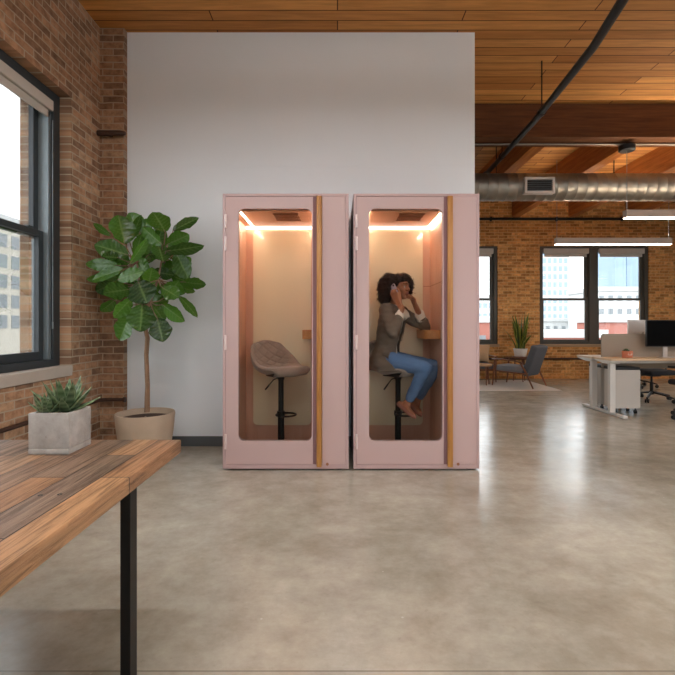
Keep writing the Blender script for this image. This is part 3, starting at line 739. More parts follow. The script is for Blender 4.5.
# ------------------------------------------------------------------ fiddle leaf fig
def fig():
    PX, PY = P(145.5, 400, 4.0).x, 4.0
    t = thing('potted_fig_tree', 'tall fiddle leaf fig in a round stone pot before the white wall', 'plant', (PX, PY, 0))
    pot = MB(); pot.lathe([(.01, 0), (.185, 0), (.20, .01), (.238, .30), (.25, .425), (.247, .437), (.236, .437), (.231, .425), (.222, .34), (.01, .34)], n=64)
    po = mk('pot', pot, M['stone_pot'], t, 45)
    m = MB(); m.lathe([(.223, .386), (.1, .396), (.01, .40)], n=32, cap=False); mk('soil', m, M['soil'], po, 60)
    # trunk through image points
    T = [P(147, 412, PY), P(147.5, 385, PY), P(146.3, 355, PY), P(147.5, 338, PY), P(144, 322, PY), P(141, 305, PY), P(140, 285, PY), P(137, 262, PY)]
    T2 = [P(144, 322, PY), P(150, 302, PY-.03), P(158, 280, PY), P(162, 258, PY+.03)]
    org = Vector((PX, PY, 0))
    m = MB(); m.tube([p-org for p in T], [.024, .020, .019, .020, .016, .013, .010, .006], 12); m.tube([p-org for p in T2], [.014, .012, .009, .006], 10)
    Z = lambda x, y: (80+x/4.823, 205+y/4.823)
    # base x,y, tip x,y, width, depth, tilt (about own axis), shine
    L = [(215,190,192,55,112,-.10,.2), (150,145,60,97,34,.02,.5), (235,242,78,190,92,-.16,.1), (185,292,22,284,58,-.05,-.2), (190,255,113,246,42,-.2,.9),
         (238,172,300,64,42,.06,.6), (210,310,60,350,52,-.1,.6), (120,350,40,362,36,.12,.2), (242,405,122,428,84,-.22,.5), (168,458,106,514,52,-.02,.3),
         (248,450,170,538,62,-.12,.5), (280,368,318,466,124,-.30,.1), (300,475,292,602,122,-.32,0), (242,540,182,644,82,-.25,.4), (372,545,400,650,98,-.18,0),
         (345,478,402,548,78,-.02,.3), (398,480,494,556,62,-.1,.3), (478,440,562,520,38,0,.5), (480,392,548,420,34,.1,.5), (498,370,596,390,52,-.02,.6),
         (412,132,358,30,98,-.05,.2), (448,125,560,60,48,.05,.5), (396,190,304,114,62,-.12,.5), (415,222,582,205,58,-.12,.5), (420,190,520,150,84,-.02,.2),
         (465,232,512,345,84,.0,.2), (402,275,380,190,80,-.12,.3), (330,385,350,310,70,-.05,.4), (240,282,323,172,40,-.24,.6), (262,242,300,150,52,0,.3),
         (330,335,262,262,74,-.02,.3), (182,360,285,318,60,-.2,.4), (420,440,475,372,84,-.05,.3), (400,400,470,440,74,-.14,.2), (355,320,440,340,54,.05,.3),
         (440,330,400,262,60,.12,.3), (300,420,380,440,60,.1,.3), (240,380,200,350,60,.12,.3), (240,330,160,300,70,.15,.2), (230,280,150,210,74,.15,.2),
         (360,250,310,200,60,.18,.2), (450,300,530,260,60,.15,.3), (440,260,500,200,66,.1,.2), (350,470,420,460,66,.12,.1), (300,330,340,400,66,.14,.2),
         (420,380,500,420,60,.05,.4), (260,500,230,580,56,.1,.2), (330,240,420,230,54,.02,.4)]
    mesh = MB(); vein = []; rnd = []
    random.seed(11)
    for k in range(26):
        ang = random.uniform(0, 2*PI); rr = random.uniform(40, 190); bx = 300+rr*.8*math.cos(ang); by = 320+rr*math.sin(ang); aa = ang+random.uniform(-.7, .7); LL = random.uniform(80, 110)
        L.append((bx, by, bx+LL*math.cos(aa), by+LL*math.sin(aa), random.uniform(60, 92), random.uniform(.06, .24), random.uniform(0, .4)))
    nodes = T[3:] + T2[1:]
    for (bx, by, tx, ty, w, dy, tilt) in L:
        Y = PY + dy*1.15 + .02
        b = P(*Z(bx, by), Y); tp = P(*Z(tx, ty), Y + random.uniform(-.08, .05))
        ax = tp-b; LN = ax.length*1.08; ax.normalize()
        view = Vector((b.x, b.y, b.z-H)).normalized()*-1
        side = ax.cross(view).normalized(); nrm = side.cross(ax).normalized()
        if nrm.dot(view) < 0: nrm = -nrm
        a = (1 if random.random() < .5 else -1)*(.15+tilt*.9)
        side, nrm = side*math.cos(a) + nrm*math.sin(a), nrm*math.cos(a) - side*math.sin(a)
        hw = w/4.823/F0*Y/2/max(.45, math.cos(a))*1.22
        r = random.random()*.7 + (.3 if bx < 250 and tilt < .4 else 0)  # window-side leaves get a lighter colour, standing in for backlight
        nu, nv = 22, 16; base = len(mesh.bm.verts)
        droop = random.uniform(.03, .12)*LN; cup = random.uniform(-.25, .2)
        ph = random.random()*9
        def fn(u, v, b=b, ax=ax, side=side, nrm=nrm, LN=LN, hw=hw):
            s = v*2-1
            wd = (math.sin(PI*min(1, u**.72))**.62)*(.62+.38*math.sin(PI*(u-.12)) if u < .6 else 1) if 0 < u < 1 else .02
            wd = max(.02, wd*(1-.16*math.exp(-((u-.36)/.13)**2)))*hw
            rip = .045*hw*math.sin(u*26+ph+s*2)*abs(s)**2 + .03*hw*math.cos(u*40+ph)*abs(s)
            hgt = -droop*u*u*1.6 + cup*wd*s*s + rip - .16*wd*(1-abs(s))*0 + .10*hw*abs(s)
            hgt -= .05*hw*math.exp(-((((u*7.5-abs(s)*1.4) % 1)-.5)/.13)**2)*(abs(s) < .97)
            return b + ax*(u*LN) + side*(s*wd) + nrm*hgt
        mesh.grid(fn, nu, nv)
        for i in range(nu+1):
            for j in range(nv+1):
                u, s = i/nu, abs(j/nv*2-1)
                g = abs(((u*7.5-s*1.4) % 1)-.5)
                vein.append(max(.8*math.exp(-(s/.07)**2), .55*math.exp(-(g/.12)**2)*(1-s*.6))); rnd.append(min(1, r))
        nd = min(nodes, key=lambda q: (q-b).length)
        mid = (nd+b)/2 + Vector((0, 0, -.02))
        m.tube([nd-org, mid-org, b-org, b+ax*(LN*.12)-org], [.005, .0045, .0035, .002], 6)
    mk('trunk', m, M['bark'], t, 60)
    mesh.bm.transform(Matrix.Translation(-org))
    # keep clear of the walls
    for v in mesh.bm.verts:
        if v.co.x+PX < XL+.02: v.co.x = XL+.02-PX
        lim = YW-.02 if v.co.x+PX > -2.11 else 4.43
        if v.co.y+PY > lim: v.co.y = lim-PY
    o = mk('foliage', mesh, M['fig_leaf'], t, 179, fix=False); leaf_attrs(o, vein, rnd)
    return t
fig()

# ------------------------------------------------------------------ lounge corner
m = MB(); m.box(1.45, 4.16, 8.34, 9.95, 0, .012, .004)
tag(mk('area_rug', m, M['rug']), 'pale grey woven rug under the grey armchair', 'rug')
def armchair(x, y, rz):
    t = thing('armchair', 'grey armchair with walnut frame standing on the pale rug', 'armchair', (x, y, .013), rz)
    hw = .28
    sm = MB(); sm.box(-.25, .33, -hw+.02, hw-.02, .28, .40, .035, 4, Matrix.Rotation(-.05, 4, 'Y')); mk('seat', sm, M['seat_fabric'], t, 60)
    bm_ = MB(); R_ = Matrix.Translation((-.24, 0, .30)) @ Matrix.Rotation(-.33, 4, 'Y'); bm_.box(-.11, .02, -hw, hw, -.06, .56, .04, 4, R_); mk('backrest', bm_, M['armchair'], t, 60)
    for s in (-1, 1):
        yy = s*(hw+.035)
        m = MB(); m.tube([(.36, yy, 0), (.32, yy, .30), (.31, yy, .51)], [.013, .02, .017], 10); mk('leg', m, M['walnut'], t, 60)
        m = MB(); m.tube([(-.46, yy, 0), (-.32, yy, .30), (-.20, yy, .50)], [.013, .02, .017], 10); mk('leg', m, M['walnut'], t, 60)
        m = MB(); m.tube([(-.26, yy, .47), (-.1, yy, .515), (.15, yy, .53), (.36, yy, .525)], [(.014,.028), (.014,.032), (.014,.036), (.012,.03)], 12, up=(0,0,1)); mk('armrest', m, M['walnut'], t, 60)
        m = MB(); m.tube([(-.30, yy, .27), (.32, yy, .30)], .014, 8); mk('side_rail', m, M['walnut'], t, 60)
    m = MB(); m.tube([(.32, -hw-.035, .29), (.32, hw+.035, .29)], .015, 8); mk('front_rail', m, M['walnut'], t, 60)
    m = MB(); m.tube([(-.33, -hw-.035, .28), (-.33, hw+.035, .28)], .015, 8); mk('rear_rail', m, M['walnut'], t, 60)
    return t
armchair(3.60, 9.04, math.radians(134))
def sofa():
    t = thing('wooden_sofa', 'grey wooden framed sofa partly hidden behind the right booth', 'sofa', (2.75, 9.75, .013))
    m = MB(); m.box(-.62, .56, -.22, .33, .27, .39, .03, 3); mk('seat', m, M['armchair'], t, 60)
    m = MB(); m.box(-.62, .56, .22, .34, .36, .78, .04, 3, Matrix.Translation((0, .28, .36)) @ Matrix.Rotation(-.12, 4, 'X') @ Matrix.Translation((0, -.28, -.36))); mk('backrest', m, M['armchair'], t, 60)
    for sx in (-.66, .60):
        for sy in (-.24, .30):
            m = MB(); m.tube([(sx, sy, 0), (sx, sy*.95, .53)], [.013, .02], 10); mk('leg', m, M['walnut'], t, 60)
        m = MB(); m.box(sx-.03, sx+.03, -.28, .34, .53, .555, .008); mk('armrest', m, M['walnut'], t)
    m = MB(); m.box(-.66, .60, -.24, -.21, .24, .28, .004); mk('front_rail', m, M['walnut'], t)
sofa()
def pillow(name, lab, loc, size, rot, m_):
    m = MB(); a, b, th = size
    n = 16
    for sg in (1, -1):
        m.grid(lambda u, v: Vector(((u-.5)*a*(1-.08*math.sin(PI*v)), sg*th*max(0, (math.sin(PI*u)*math.sin(PI*v)))**.5, (v-.5)*b*(1-.08*math.sin(PI*u)))), n, n)
    bmesh.ops.remove_doubles(m.bm, verts=m.bm.verts[:], dist=.0005)
    m.bm.transform(Matrix.Rotation(rot[2], 4, 'Z') @ Matrix.Rotation(rot[0], 4, 'X') @ Matrix.Rotation(rot[1], 4, 'Y'))
    o = mk(name, m, m_, smooth=170); o.location = loc; return o
tag(pillow('throw_pillow', '', (3.10, 9.80, .62), (.42, .40, .07), (-.25, .12, 0), M['tan']), 'tan square cushion leaning in the corner of the sofa', 'cushion')
def small_table(name, lab, cat, x, y, z, r, th, n, mt):
    t = thing(name, lab, cat, (x, y, .013 if y < 9.95 else 0))
    m = MB(); m.lathe([(.01, z-th), (r-.01, z-th), (r, z-th*.6), (r, z-.004), (r-.004, z), (.01, z)], n=36); mk('top', m, mt, t, 40)
    for k in range(n):
        a = 2*PI*k/n+.5; m = MB(); m.tube([(r*.85*math.cos(a), r*.85*math.sin(a), 0), (r*.6*math.cos(a), r*.6*math.sin(a), z-th)], [.011, .016], 10); mk('leg', m, M['walnut'], t, 60)
    return t
small_table('side_stool', 'small round wooden stool in front of the sofa beside the booth', 'stool', 2.99, 9.15, .42, .15, .04, 3, M['tan'])
small_table('side_table', 'small round wooden table holding the snake plant', 'side table', 3.95, 9.72, .535, .17, .025, 3, M['walnut'])
def snake(x, y, z):
    t = thing('snake_plant', 'tall snake plant in a white pot behind the grey armchair', 'plant', (x, y, z))
    m = MB(); m.lathe([(.01, 0), (.11, 0), (.118, .006), (.145, .165), (.145, .172), (.136, .172), (.133, .155), (.01, .15)], n=40); mk('pot', m, M['white_pot'], t, 40)
    m = MB(); m.lathe([(.133, .156), (.01, .158)], n=24, cap=False); mk('soil', m, M['soil'], t, 40)
    m = MB(); vein = []; rnd = []; random.seed(4)
    for k in range(34):
        a = random.uniform(0, 2*PI); rr = random.uniform(0, .085); L_ = random.uniform(.38, .82); lean = random.uniform(.02, .22) + (.25 if k % 6 == 0 else 0)
        if k % 6 == 0: L_ *= .8
        b = Vector((rr*math.cos(a), rr*math.sin(a), .15)); d = Vector((math.cos(a), math.sin(a), 0)); w = random.uniform(.022, .032); tw = random.uniform(0, PI)
        r = random.random()
        def fn(u, v):
            s = v*2-1; ww = w*(.75+.6*math.sin(PI*u*.8))*(1-u**4)+.001; aa = tw+u*.8
            sd = Vector((math.cos(aa), math.sin(aa), 0)); nn = Vector((-math.sin(aa), math.cos(aa), 0))
            return b + Vector((0, 0, L_*u)) + d*(lean*L_*u*u*1.2+lean*.2*u) + sd*(s*ww) + nn*(s*s*ww*.4)
        m.grid(fn, 12, 4)
        for i in range(13):
            for j in range(5): vein.append(1. if j in (0, 4) else 0); rnd.append(r*(.6 if i % 3 else 1))
    o = mk('leaves', m, M['blade_leaf'], t, 170, fix=False); leaf_attrs(o, vein, rnd)
snake(3.95, 9.72, .548)

# ------------------------------------------------------------------ desks
DX0, DX1 = 3.64, 5.4
def desk(y0, y1, leg_y, foot0, foot1, lab):
    t = thing('standing_desk', lab, 'desk', (DX0, (y0+y1)/2, 0), 0, 'back to back standing desks')
    zt = .765
    m = MB(); m.box(DX0, DX1, y0, y1, zt-.026, zt, .003); mk('desktop', m, M['desk_top'], t, None, world=True)
    for lx in (3.69, 5.2):
        m = MB(); m.box(lx, lx+.075, leg_y-.03, leg_y+.03, .035, zt-.07, .004); mk('leg', m, M['white_metal'], t, None, world=True)
        m = MB(); m.box(lx+.005, lx+.07, foot0, foot1, .005, .035, .004); mk('foot', m, M['white_metal'], t, None, world=True)
        m = MB(); m.prism([(y0+.02, zt-.027), (y1-.02, zt-.027), (y1-.02, zt-.038), (leg_y+.06, zt-.07), (leg_y-.06, zt-.07), (y0+.02, zt-.038)], 'x', lx-.045, lx+.11); mk('bracket', m, M['white_metal'], t, None, world=True)
    m = MB(); m.box(3.765, 5.2, leg_y-.02, leg_y+.02, zt-.066, zt-.03, .003); mk('crossbeam', m, M['white_metal'], t, None, world=True)
    return t
desk(5.99, 6.40, 6.12, 5.82, 6.30, 'nearer white legged desk with pale wood top holding black monitor')
desk(6.44, 6.85, 6.55, 6.301, 6.80, 'farther white legged desk behind the grey divider')
t = thing('desk_divider', 'grey felt screen with rounded corner between the two desks', 'divider', (4.5, 6.42, 0))
m = MB(); m.prism([(p[0], p[1]) for p in rrect(3.765, 5.35, .60, 1.092, .04)], 'y', 6.407, 6.433); mk('panel', m, M['felt'], t, 40, world=True)
for x in (3.95, 5.1): m = MB(); m.box(x, x+.05, 6.395, 6.445, .70, .738); mk('clamp', m, M['white_metal'], t, None, world=True)
def pedestal(x0, x1, y0, y1, lab):
    t = thing('pedestal_cabinet', lab, 'cabinet', ((x0+x1)/2, (y0+y1)/2, 0), 0, 'rolling cabinets under the desks')
    m = MB(); m.box(x0, x1, y0, y1, .075, .60, .004); b = mk('body', m, M['cab'], t, None, world=True)
    m = MB(); m.box(x0-.004, x1+.004, y0-.004, y1+.004, .601, .64, .006); mk('seat_pad', m, M['black_plastic'], t, None, world=True)
    for k, (a, c) in enumerate(((.085, .33), (.34, .46), (.47, .59))):
        m = MB(); m.box(x1, x1+.012, y0+.008, y1-.008, a, c, .002); mk('drawer', m, M['cab'], t, None, world=True)
    for x in (x0+.04, x1-.04):
        for y in (y0+.035, y1-.035):
            m = MB(); m.cyl((x-.012, y, .025), (x+.012, y, .025), .025, n=16); m.box(x-.006, x+.006, y-.01, y+.01, .04, .076); mk('caster', m, M['black_plastic'], t, 40, world=True)
pedestal(3.79, 4.14, 6.16, 6.395, 'pale cabinet with black pad under the nearer desk')
pedestal(3.80, 4.14, 6.50, 6.80, 'pale cabinet with black pad under the farther desk')
def monitor(x0, x1, y, z0, z1, face, shell, scr, lab):
    """face -1: the screen faces the camera side"""
    t = thing('monitor', lab, 'monitor', ((x0+x1)/2, y, .766))
    m = MB(); m.prism(rrect(x0, x1, z0, z1, .012), 'y', y-.012, y+.012); mk('shell', m, shell, t, 40, world=True)
    m = MB(); yy = y+face*.0125; m.box(x0+.008, x1-.008, min(yy, yy+face*.001), max(yy, yy+face*.001), z0+.012, z1-.008); mk('screen', m, scr, t, None, world=True)
    xm = (x0+x1)/2-.045; m = MB(); m.box(xm-.03, xm+.03, y-face*.03-.006, y-face*.03+.006, .775, z0+.12, .002); m.box(xm-.04, xm+.04, min(y-face*.012, y-face*.036), max(y-face*.012, y-face*.036), z0+.08, z0+.16); mk('stand_arm', m, M['silver'], t, None, world=True)
    m = MB(); m.box(xm-.1, xm+.1, y-.07, y+.07, .766, .775, .003); mk('stand_base', m, M['silver'], t, None, world=True)
monitor(4.284, 4.95, 6.25, .918, 1.288, -1, M['black_plastic'], M['screen'], 'large black monitor on the nearer desk at the right')
monitor(4.31, 4.90, 6.68, .96, 1.294, 1, M['silver'], M['screen'], 'silver backed monitor rising behind the grey divider')
def deskplant():
    x, y = (P(627.3, 350, 6.2).x, 6.2)
    t = thing('desk_succulent', 'small green succulent in a coral pot on the desk', 'plant', (x, y, .766))
    m = MB(); m.lathe([(.01, 0), (.056, 0), (.064, .008), (.066, .088), (.064, .094), (.056, .094), (.054, .08), (.01, .08)], n=32); p = mk('pot', m, M['terracotta'], t, 40)
    m = MB(); pts = [(-.03, .055), (-.018, .038), (-.004, .05), (.004, .036), (.016, .05), (.028, .058)]
    m.tube([(a, -math.sqrt(.0655**2-a*a)-.0012, b) for a, b in pts], .0035, 6); m.ball((-.022, -.0628, .066), .004, 8, 6); m.ball((.012, -.0652, .068), .004, 8, 6)
    mk('white_mark', m, M['white_pot'], p, 60)
    m = MB(); vein = []; rnd = []; random.seed(3)
    for k in range(16):
        az = k*2.4; el = .3+1.1*k/16; d = Vector((math.cos(az)*math.cos(el), math.sin(az)*math.cos(el), math.sin(el))); b = Vector((-.015, 0, .082))
        L_ = .05; m.tube([b, b+d*L_*.5, b+d*L_*.85, b+d*L_], [.004, .009, .006, .001], 8)
    n_ = len(m.bm.verts); o = mk('leaves', m, M['haworthia'], t, 60); leaf_attrs(o, [0]*n_, [.6]*n_)
deskplant()

# ------------------------------------------------------------------ office chairs
def office_chair(x, y, rz, lab):
    t = thing('office_chair', lab, 'office chair', (x, y, 0), rz, 'black office chairs')
    m = MB()
    hub = [(0, 0, .115), (0, 0, .145)]; m.cyl((0, 0, .10), (0, 0, .16), .035)
    for k in range(5):
        a = 2*PI*k/5+.3; c, s = math.cos(a), math.sin(a)
        m.tube([(0.02*c, .02*s, .135), (.18*c, .18*s, .11), (.33*c, .33*s, .075)], [(.016,.024), (.014,.02), (.012,.016)], 10, up=(0,0,1))
    base = mk('star_base', m, M['black_plastic'], t, 50)
    for k in range(5):
        a = 2*PI*k/5+.3; c, s = math.cos(a), math.sin(a); q = Vector((.33*c, .33*s, 0))
        m = MB(); m.cyl(q+Vector((0,0,.045)), q+Vector((0,0,.08)), .008, n=8)
        for e in (-.017, .017): 
            o = Vector((-s*e, c*e, .03)); m.cyl(q+o-Vector((-s*.009, c*.009, 0)), q+o+Vector((-s*.009, c*.009, 0)), .03, n=16)
        m.cyl(q+Vector((s*.02, -c*.02, .03)), q+Vector((-s*.02, c*.02, .03)), .008, n=8)
        mk('caster', m, M['black_plastic'], base, 40)
    m = MB(); m.cyl((0,0,.14), (0,0,.30), .025); m.cyl((0,0,.28), (0,0,.42), .016); mk('gas_column', m, M['black_metal'], t, 40)
    m = MB(); m.box(-.13, .10, -.09, .09, .395, .435, .015, 3); m.tube([(.0, -.08, .41), (.0, -.24, .40)], .006, 8); mk('tilt_mechanism', m, M['black_plastic'], t, 40)
    m = MB(); m.box(-.25, .25, -.25, .25, .43, .505, .035, 4)
    for v in m.bm.verts:
        if v.co.x > .15: v.co.z -= (v.co.x-.15)*.25
        v.co.z += .25*v.co.y**2
    mk('seat', m, M['fabric_dark'], t, 60)
    m = MB(); m.tube([(-.10, 0, .415), (-.27, 0, .43), (-.31, 0, .52), (-.29, 0, .70)], [(.012,.03)]*4, 10, up=(0,0,1)); mk('back_support', m, M['black_plastic'], t, 60)
    m = MB(); loops = []
    for k in range(17):
        f = k/16; z = .56+.50*f; w = .22*(1-.25*f**3)*(1-.25*(1-f)**4); xx = -.27 - .035*math.cos(f*PI*1.1) - .04*f
        loops.append([Vector((xx + .05*(u*u)+dx, u*w, z)) for u, dx in [(-1, 0), (-.7, .012), (-.3, .012), (0, .012), (.3, .012), (.7, .012), (1, 0), (.7, -.012), (.3, -.012), (0, -.012), (-.3, -.012), (-.7, -.012)]])
    m.rings(loops); mk('backrest', m, M['fabric_dark'], t, 60)
    for s in (-1, 1):
        m = MB(); m.tube([(-.02, s*.1, .42), (-.02, s*.27, .44), (0, s*.285, .55), (0, s*.285, .655)], [.014]*4, 8); mk('arm_post', m, M['black_plastic'], t, 60)
        m = MB(); m.box(-.12, .14, s*.285-.04, s*.285+.04, .655, .685, .012, 3); mk('armrest', m, M['black_plastic'], t, 60)
    return t
oc = office_chair(5.08, 7.28, math.radians(-80), 'black office chair behind the desks, its star base seen below them')
dup(oc, (4.66, 5.78, 0), 1.585, 'black office chair nearest the camera, cut off by the right edge')
dup(oc, (5.95, 8.95, 0), math.radians(160), 'black office chair farthest back, near the far brick wall')

# ------------------------------------------------------------------ outside
GZ = -15.
m = MB(); m.box(-300, 400, -200, 420, GZ-1, GZ); struct('ground_outside', m, plain('street_ground', srgb(150,148,144), .9))
M['b_cream'] = plain('cream_facade', srgb(190,184,172), .9, var=.04, scale=.3)
M['b_white'] = plain('white_facade', srgb(186,188,188), .9, var=.03, scale=.3)
M['b_blue'] = plain('blue_glass_facade', srgb(136,158,178), .6, var=.05, scale=.1)
M['b_red'] = plain('red_brick_facade', srgb(160,104,92), .9, var=.08, scale=.6)
M['b_win'] = plain('far_window_glass', srgb(128,134,138), .5, var=.05, scale=.2)
M['b_winp'] = plain('pale_far_window', srgb(138,156,172), .5, var=.05, scale=.2)
def building(lab, x0, x1, y0, y1, top, mt, wins, wm, cornice=True, face='y', setb=0):
    t = thing('building', lab, 'building', ((x0+x1)/2, (y0+y1)/2, GZ), 0)
    m = MB(); m.box(x0, x1, y0, y1, GZ, top, .05); mk('walls', m, mt, t, None, world=True)
    if cornice:
        m = MB(); m.box(x0-.4, x1+.4, y0-.4, y1+.4, top-.8, top+.3, .05); mk('cornice', m, M['b_white'], t, None, world=True)
    first = None
    us, zs, ww, hh = wins
    for u in us:
        for z in zs:
            if first is None:
                m = MB()
                if face == 'y': m.box(-ww/2, ww/2, -.06, .1, -hh/2, hh/2); m.box(-.05, .05, -.12, -.06, -hh/2, hh/2); m.box(-ww/2, ww/2, -.12, -.06, -.05, .05)
                else: m.box(-.1, .06, -ww/2, ww/2, -hh/2, hh/2)
                first = o = mk('window', m, wm, t)
            else:
                o = first.copy(); C.objects.link(o); o.parent = t
            o.location = (Vector((u, y0, z)) if face == 'y' else Vector((x1, u, z))) - t.location
    return t
fr = lambda a, b, n: [a+(b-a)*k/(n-1) for k in range(n)]
building('pale cream building outside the large left window', -75, -55, 20, 108, 19.2, M['b_cream'], ([65.4+2.85*k for k in range(8)], [15.3, 11.9, 8.6, 5.3, 1.9], 1.9, 2.2), M['b_win'], True, 'x')
def pb(x0, x1, ytop, Y): return P(x0, ytop, Y).x, P(x1, ytop, Y).x, P(x0, ytop, Y).z
a, b, z = pb(541, 569, 150, 220)
building('tall pale blue tower in the left half of the far window', a, b, 220, 240, z, M['b_white'], (fr(a+1.6, b-1.6, 5), [3.9*k-2 for k in range(13)], 1.7, 2.6), M['b_winp'], False)
a, b, z = pb(615, 626, 150, 232); building('narrow grey-blue tower in the right half of the far window', a, b, 232, 250, z, M['b_blue'], ([a+1.2, b-1.2], [4*k+6 for k in range(9)], 1.0, 3), M['b_winp'], False)
a, b, z = pb(626.5, 650, 150, 236); building('wide blue glass tower beside the narrow grey-blue one', a, b, 236, 255, z, M['b_blue'], (fr(a+1.5, b-1.5, 4), [4*k+6 for k in range(9)], 1.4, 3), M['b_winp'], False)
a, b, z = pb(597, 652, 288, 120); building('white building with small windows below the blue towers', a, b, 120, 135, z, M['b_white'], (fr(a+1.2, b-1.2, 6), [8.6, 5.1, 1.6, -2], 1.3, 1.5), M['b_win'])
a, b, z = pb(606, 655, 318, 82); building('low red-pink building in front of the white building', a, b, 82, 92, z, M['b_red'], ([a+2, a+5], [-1.4], 1.4, 1.6), M['b_win'])
a, b, z = pb(520, 604, 332, 64); building('low red-pink building along the bottom of the far window', a, b, 64, 74, z, M['b_red'], ([a+3, a+6, a+9], [-3.2], 1.2, 1.4), M['b_win'])
a, b, z = pb(543, 592, 319, 142); building('low white building between the red roof and pale tower', a, b, 142, 155, z, M['b_white'], (fr(a+1.5, b-1.5, 6), [.6], 1.2, 1.2), M['b_win'])
a, b, z = pb(455, 499, 318, 80); building('low red-pink building seen through the window beside the booth', a, b, 80, 92, z, M['b_red'], ([b-3, b-6], [-1.2], 1.3, 1.5), M['b_win'])
a, b, z = pb(462, 497, 296, 150); building('white building seen through the window beside the booth', a, b, 150, 165, z, M['b_white'], (fr(a+2, b-2, 5), [8, 4.6, 1.2], 1.4, 1.6), M['b_winp'])

# ------------------------------------------------------------------ the woman on the phone
def fuse(name, mb, mt, parent, vox, it=4, post=None, solid=0):
    me = bpy.data.meshes.new('tmp'); mb.bm.to_mesh(me); mb.bm.free()
    o = bpy.data.objects.new('tmp', me); C.objects.link(o)
    r = o.modifiers.new('r', 'REMESH'); r.mode = 'VOXEL'; r.voxel_size = vox
    q = o.modifiers.new('s', 'SMOOTH'); q.iterations = it; q.factor = .5
    bpy.context.view_layer.update()
    dg = bpy.context.evaluated_depsgraph_get()
    nm = bpy.data.meshes.new_from_object(o.evaluated_get(dg))
    bpy.data.objects.remove(o); bpy.data.meshes.remove(me)
    b = MB(); b.bm.from_mesh(nm); bpy.data.meshes.remove(nm)
    if post: post(b.bm)
    ob = mk(name, b, mt, parent, 179, world=True, fix=False)
    if solid:
        s = ob.modifiers.new('thickness', 'SOLIDIFY'); s.thickness = solid; s.offset = -1
    return ob
V = Vector
def seg(m, a, b, ra, rb, n=14, k=5):
    a, b = V(a), V(b); m.tube([a.lerp(b, i/k) for i in range(k+1)], [ra+(rb-ra)*i/k for i in range(k+1)], n); m.ball(a, ra*.99, n, 8); m.ball(b, rb*.99, n, 8)
def smooth_rim(bm, it=10):
    nb = {}
    for e in bm.edges:
        if e.is_boundary:
            a, b = e.verts; nb.setdefault(a, []).append(b); nb.setdefault(b, []).append(a)
    for _ in range(it):
        new = {v: v.co*.4 + sum((q.co for q in l), V((0,0,0)))/len(l)*.6 for v, l in nb.items() if len(l) == 2}
        for v, c in new.items(): v.co = c
